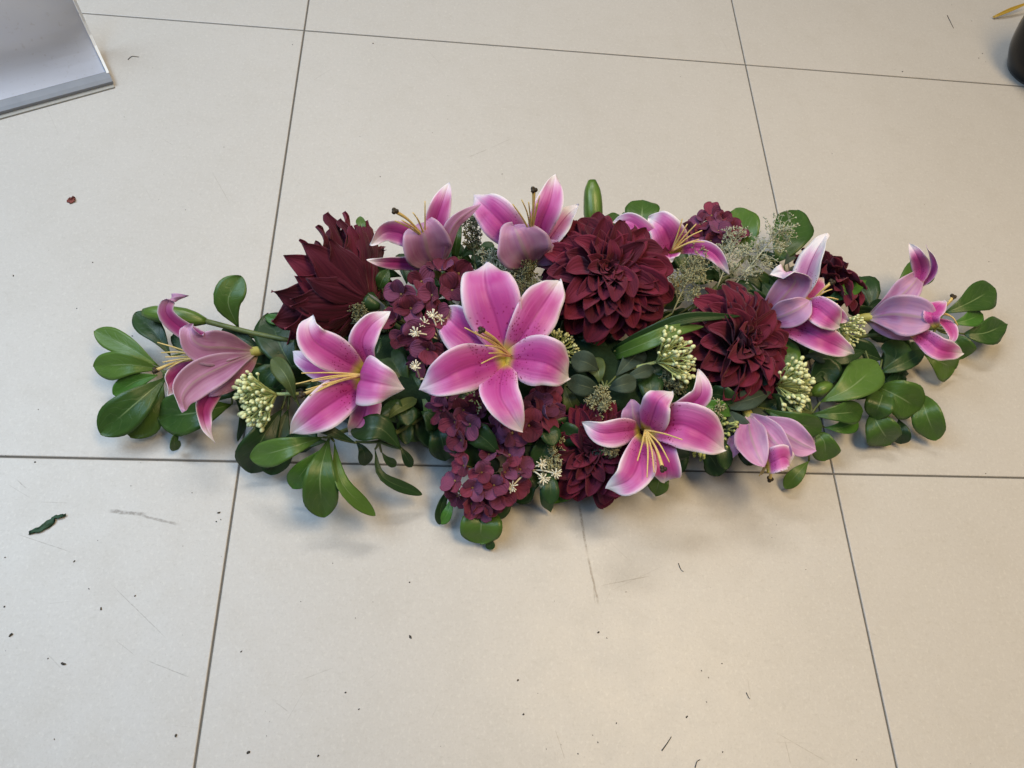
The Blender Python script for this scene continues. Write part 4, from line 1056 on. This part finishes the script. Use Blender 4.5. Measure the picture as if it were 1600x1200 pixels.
# ------------------------------------------------------------------ black vase at the upper right corner
def vase():
    g = G('vase_black_glaze'); g.set('Base Color', (.006, .006, .008)); g.set('Roughness', .09); g.set('Specular IOR Level', .18)
    c = P(1612, 112, 0)
    root = empty('black_vase', (c.x, c.y, 0), 'round glossy black vase cut off by the upper right corner', 'vase')
    R = .060
    sec = [(.0, .002), (.034, .0), (.040, .003), (.053, .02), (.060, .045), (.058, .07), (.048, .092), (.034, .106), (.030, .116), (.034, .126), (.031, .126), (.027, .116), (.03, .10), (.0, .09)]
    n = 40; V = []; F = []
    pts = spline([(r, 0, z * 1.5) for r, z in sec], 44)
    for p in pts:
        for k in range(n):
            t = 2 * math.pi * k / n; V.append((max(1e-5, p[0]) * math.cos(t), max(1e-5, p[0]) * math.sin(t), p[2]))
    for i in range(len(pts) - 1):
        for k in range(n):
            a = i * n + k; b = i * n + (k + 1) % n; F.append((a, b, b + n, a + n))
    link('vase_body', mesh('vase_body', V, F, [g.m]), root, False)
    yl = leaf_mat('leaf_yellow', (.42, .26, .03), (.55, .38, .06), (.6, .45, .12))
    lf = link('fallen_leaf', blade('fallen_leaf', [P(1552, 27, .3), P(1575, 17, .9), P(1612, 2, 1.6)], .006, [yl, yl], 'strap', 20, None, .2, .05, .1, .0004, 14, 7))
    lf['label'] = 'narrow yellow leaf lying beside the black vase'; lf['category'] = 'leaf'
vase()

# ------------------------------------------------------------------ scraps and crumbs on the floor
def scrap(label, pts, w, mat, name):
    wp = [P(x, y, .12 + .06 * (i % 2)) for i, (x, y) in enumerate(pts)]
    me = blade(name, wp, w * mpp(wp[0]), [mat, mat], 'strap', 0, None, .1, .25, .0, .0005, 18, 7, face=(0, 0, 1))
    for v in me.vertices:
        v.co += Vector((rng.uniform(-1, 1), rng.uniform(-1, 1), 0)) * .0012
        v.co.z = max(v.co.z, .0002)
    o = link(name, me)
    o['label'] = label; o['category'] = 'scrap'
    return o
scrap('shredded dark green leaf scrap on the tile at the lower left', [(46, 832), (62, 826), (76, 818), (86, 808), (102, 805)], 9, plain('scrap_green', (.012, .04, .022), (.03, .08, .04), 300, .7), 'leaf_scrap')
scrap('tiny brick-red petal scrap on the tile at the left', [(107, 311), (111, 313), (116, 309)], 9, plain('scrap_red', (.14, .035, .025), (.22, .06, .05), 300, .8), 'petal_scrap')
cr = Soup()
spots = [(17, 992, 3.4), (99, 1037, 3.4), (158, 951, 2), (7, 948, 1.8), (75, 1029, 1.5), (116, 877, 1.6), (139, 920, 1.4), (211, 931, 1.8), (275, 1149, 2.6), (388, 1176, 2.8), (342, 801, 2.6), (338, 815, 1.6), (345, 812, 1.2), (377, 1018, 1.5), (497, 1181, 2),
         (8, 871, 1.5), (55, 722, 1.8), (145, 410, 1.8), (120, 482, 1.6), (207, 525, 1.6), (21, 431, 1.8), (290, 328, 1.2), (194, 183, 1.2), (640, 910, 1.8), (641, 995, 2.6), (540, 1082, 2.2), (561, 1108, 1.5), (935, 988, 2.2), (948, 997, 1.2), (1073, 1120, 2), (1096, 1048, 1.5), (1107, 1059, 1.3), (1128, 1037, 1.5), (1104, 1097, 1.2), (818, 1116, 2.4), (903, 1178, 1.6), (963, 1130, 1.4), (1129, 1175, 1.6), (934, 1160, 1.2), (978, 925, 1.0), (809, 1063, 2), (1259, 890, 1.2), (1206, 840, 1.0), (1540, 740, 1.6), (1410, 112, 2), (1529, 91, 2.2), (1535, 84, 1.6), (1540, 97, 1.2), (1487, 8, 1.2), (1518, 33, 1.6), (583, 68, 2), (457, 70, 1.5), (785, 272, 1.2), (594, 276, 1.4), (784, 272, 1), (1338, 1187, 1.4), (1063, 120, 1.0), (470, 940, 1.0), (520, 880, 1.0), (85, 1155, 1.2), (300, 770, 1), (1545, 409, 1.2), (1300, 240, 1), (700, 150, 1), (350, 230, 1.1), (60, 640, 1.2)]
for _ in range(90): spots.append((rng.uniform(0, 1600), rng.uniform(20, 1200), rng.uniform(.45, .95)))
for x, y, r in spots:
    p = P(x, y, 0); R = r * .00036
    V, F = ball_data((p.x, p.y, R * .45), R, 6, 4, (rng.uniform(-1, 1), rng.uniform(-1, 1), .2), rng.uniform(1.0, 2.0))
    V = [np.array([v[0] + rng.uniform(-.3, .3) * R, v[1] + rng.uniform(-.3, .3) * R, max(.0001, v[2] * .8)]) for v in V]
    cr.add((V, F))
for pts in ([(1166, 1082), (1170, 1090), (1172, 1092)], [(1034, 1173), (1042, 1162), (1049, 1151)], [(1086, 1200), (1089, 1190), (1094, 1187)], [(200, 93), (206, 88), (217, 89)], [(0, 48), (16, 43), (30, 32)], [(1480, 24), (1486, 36), (1490, 44)], [(1060, 880), (1064, 890), (1068, 893)]):
    cr.add(tube_data([P(x, y, .06) for x, y in pts], .0005, .0003, 7, 4))
crumbs = link('crumbs', cr.mesh('crumbs', [plain('crumb_dark', (.02, .02, .018), (.07, .06, .05), 900, .9)]))
crumbs['kind'] = 'stuff'; crumbs['label'] = 'dark crumbs and fibres scattered over the tiles'; crumbs['category'] = 'crumbs'
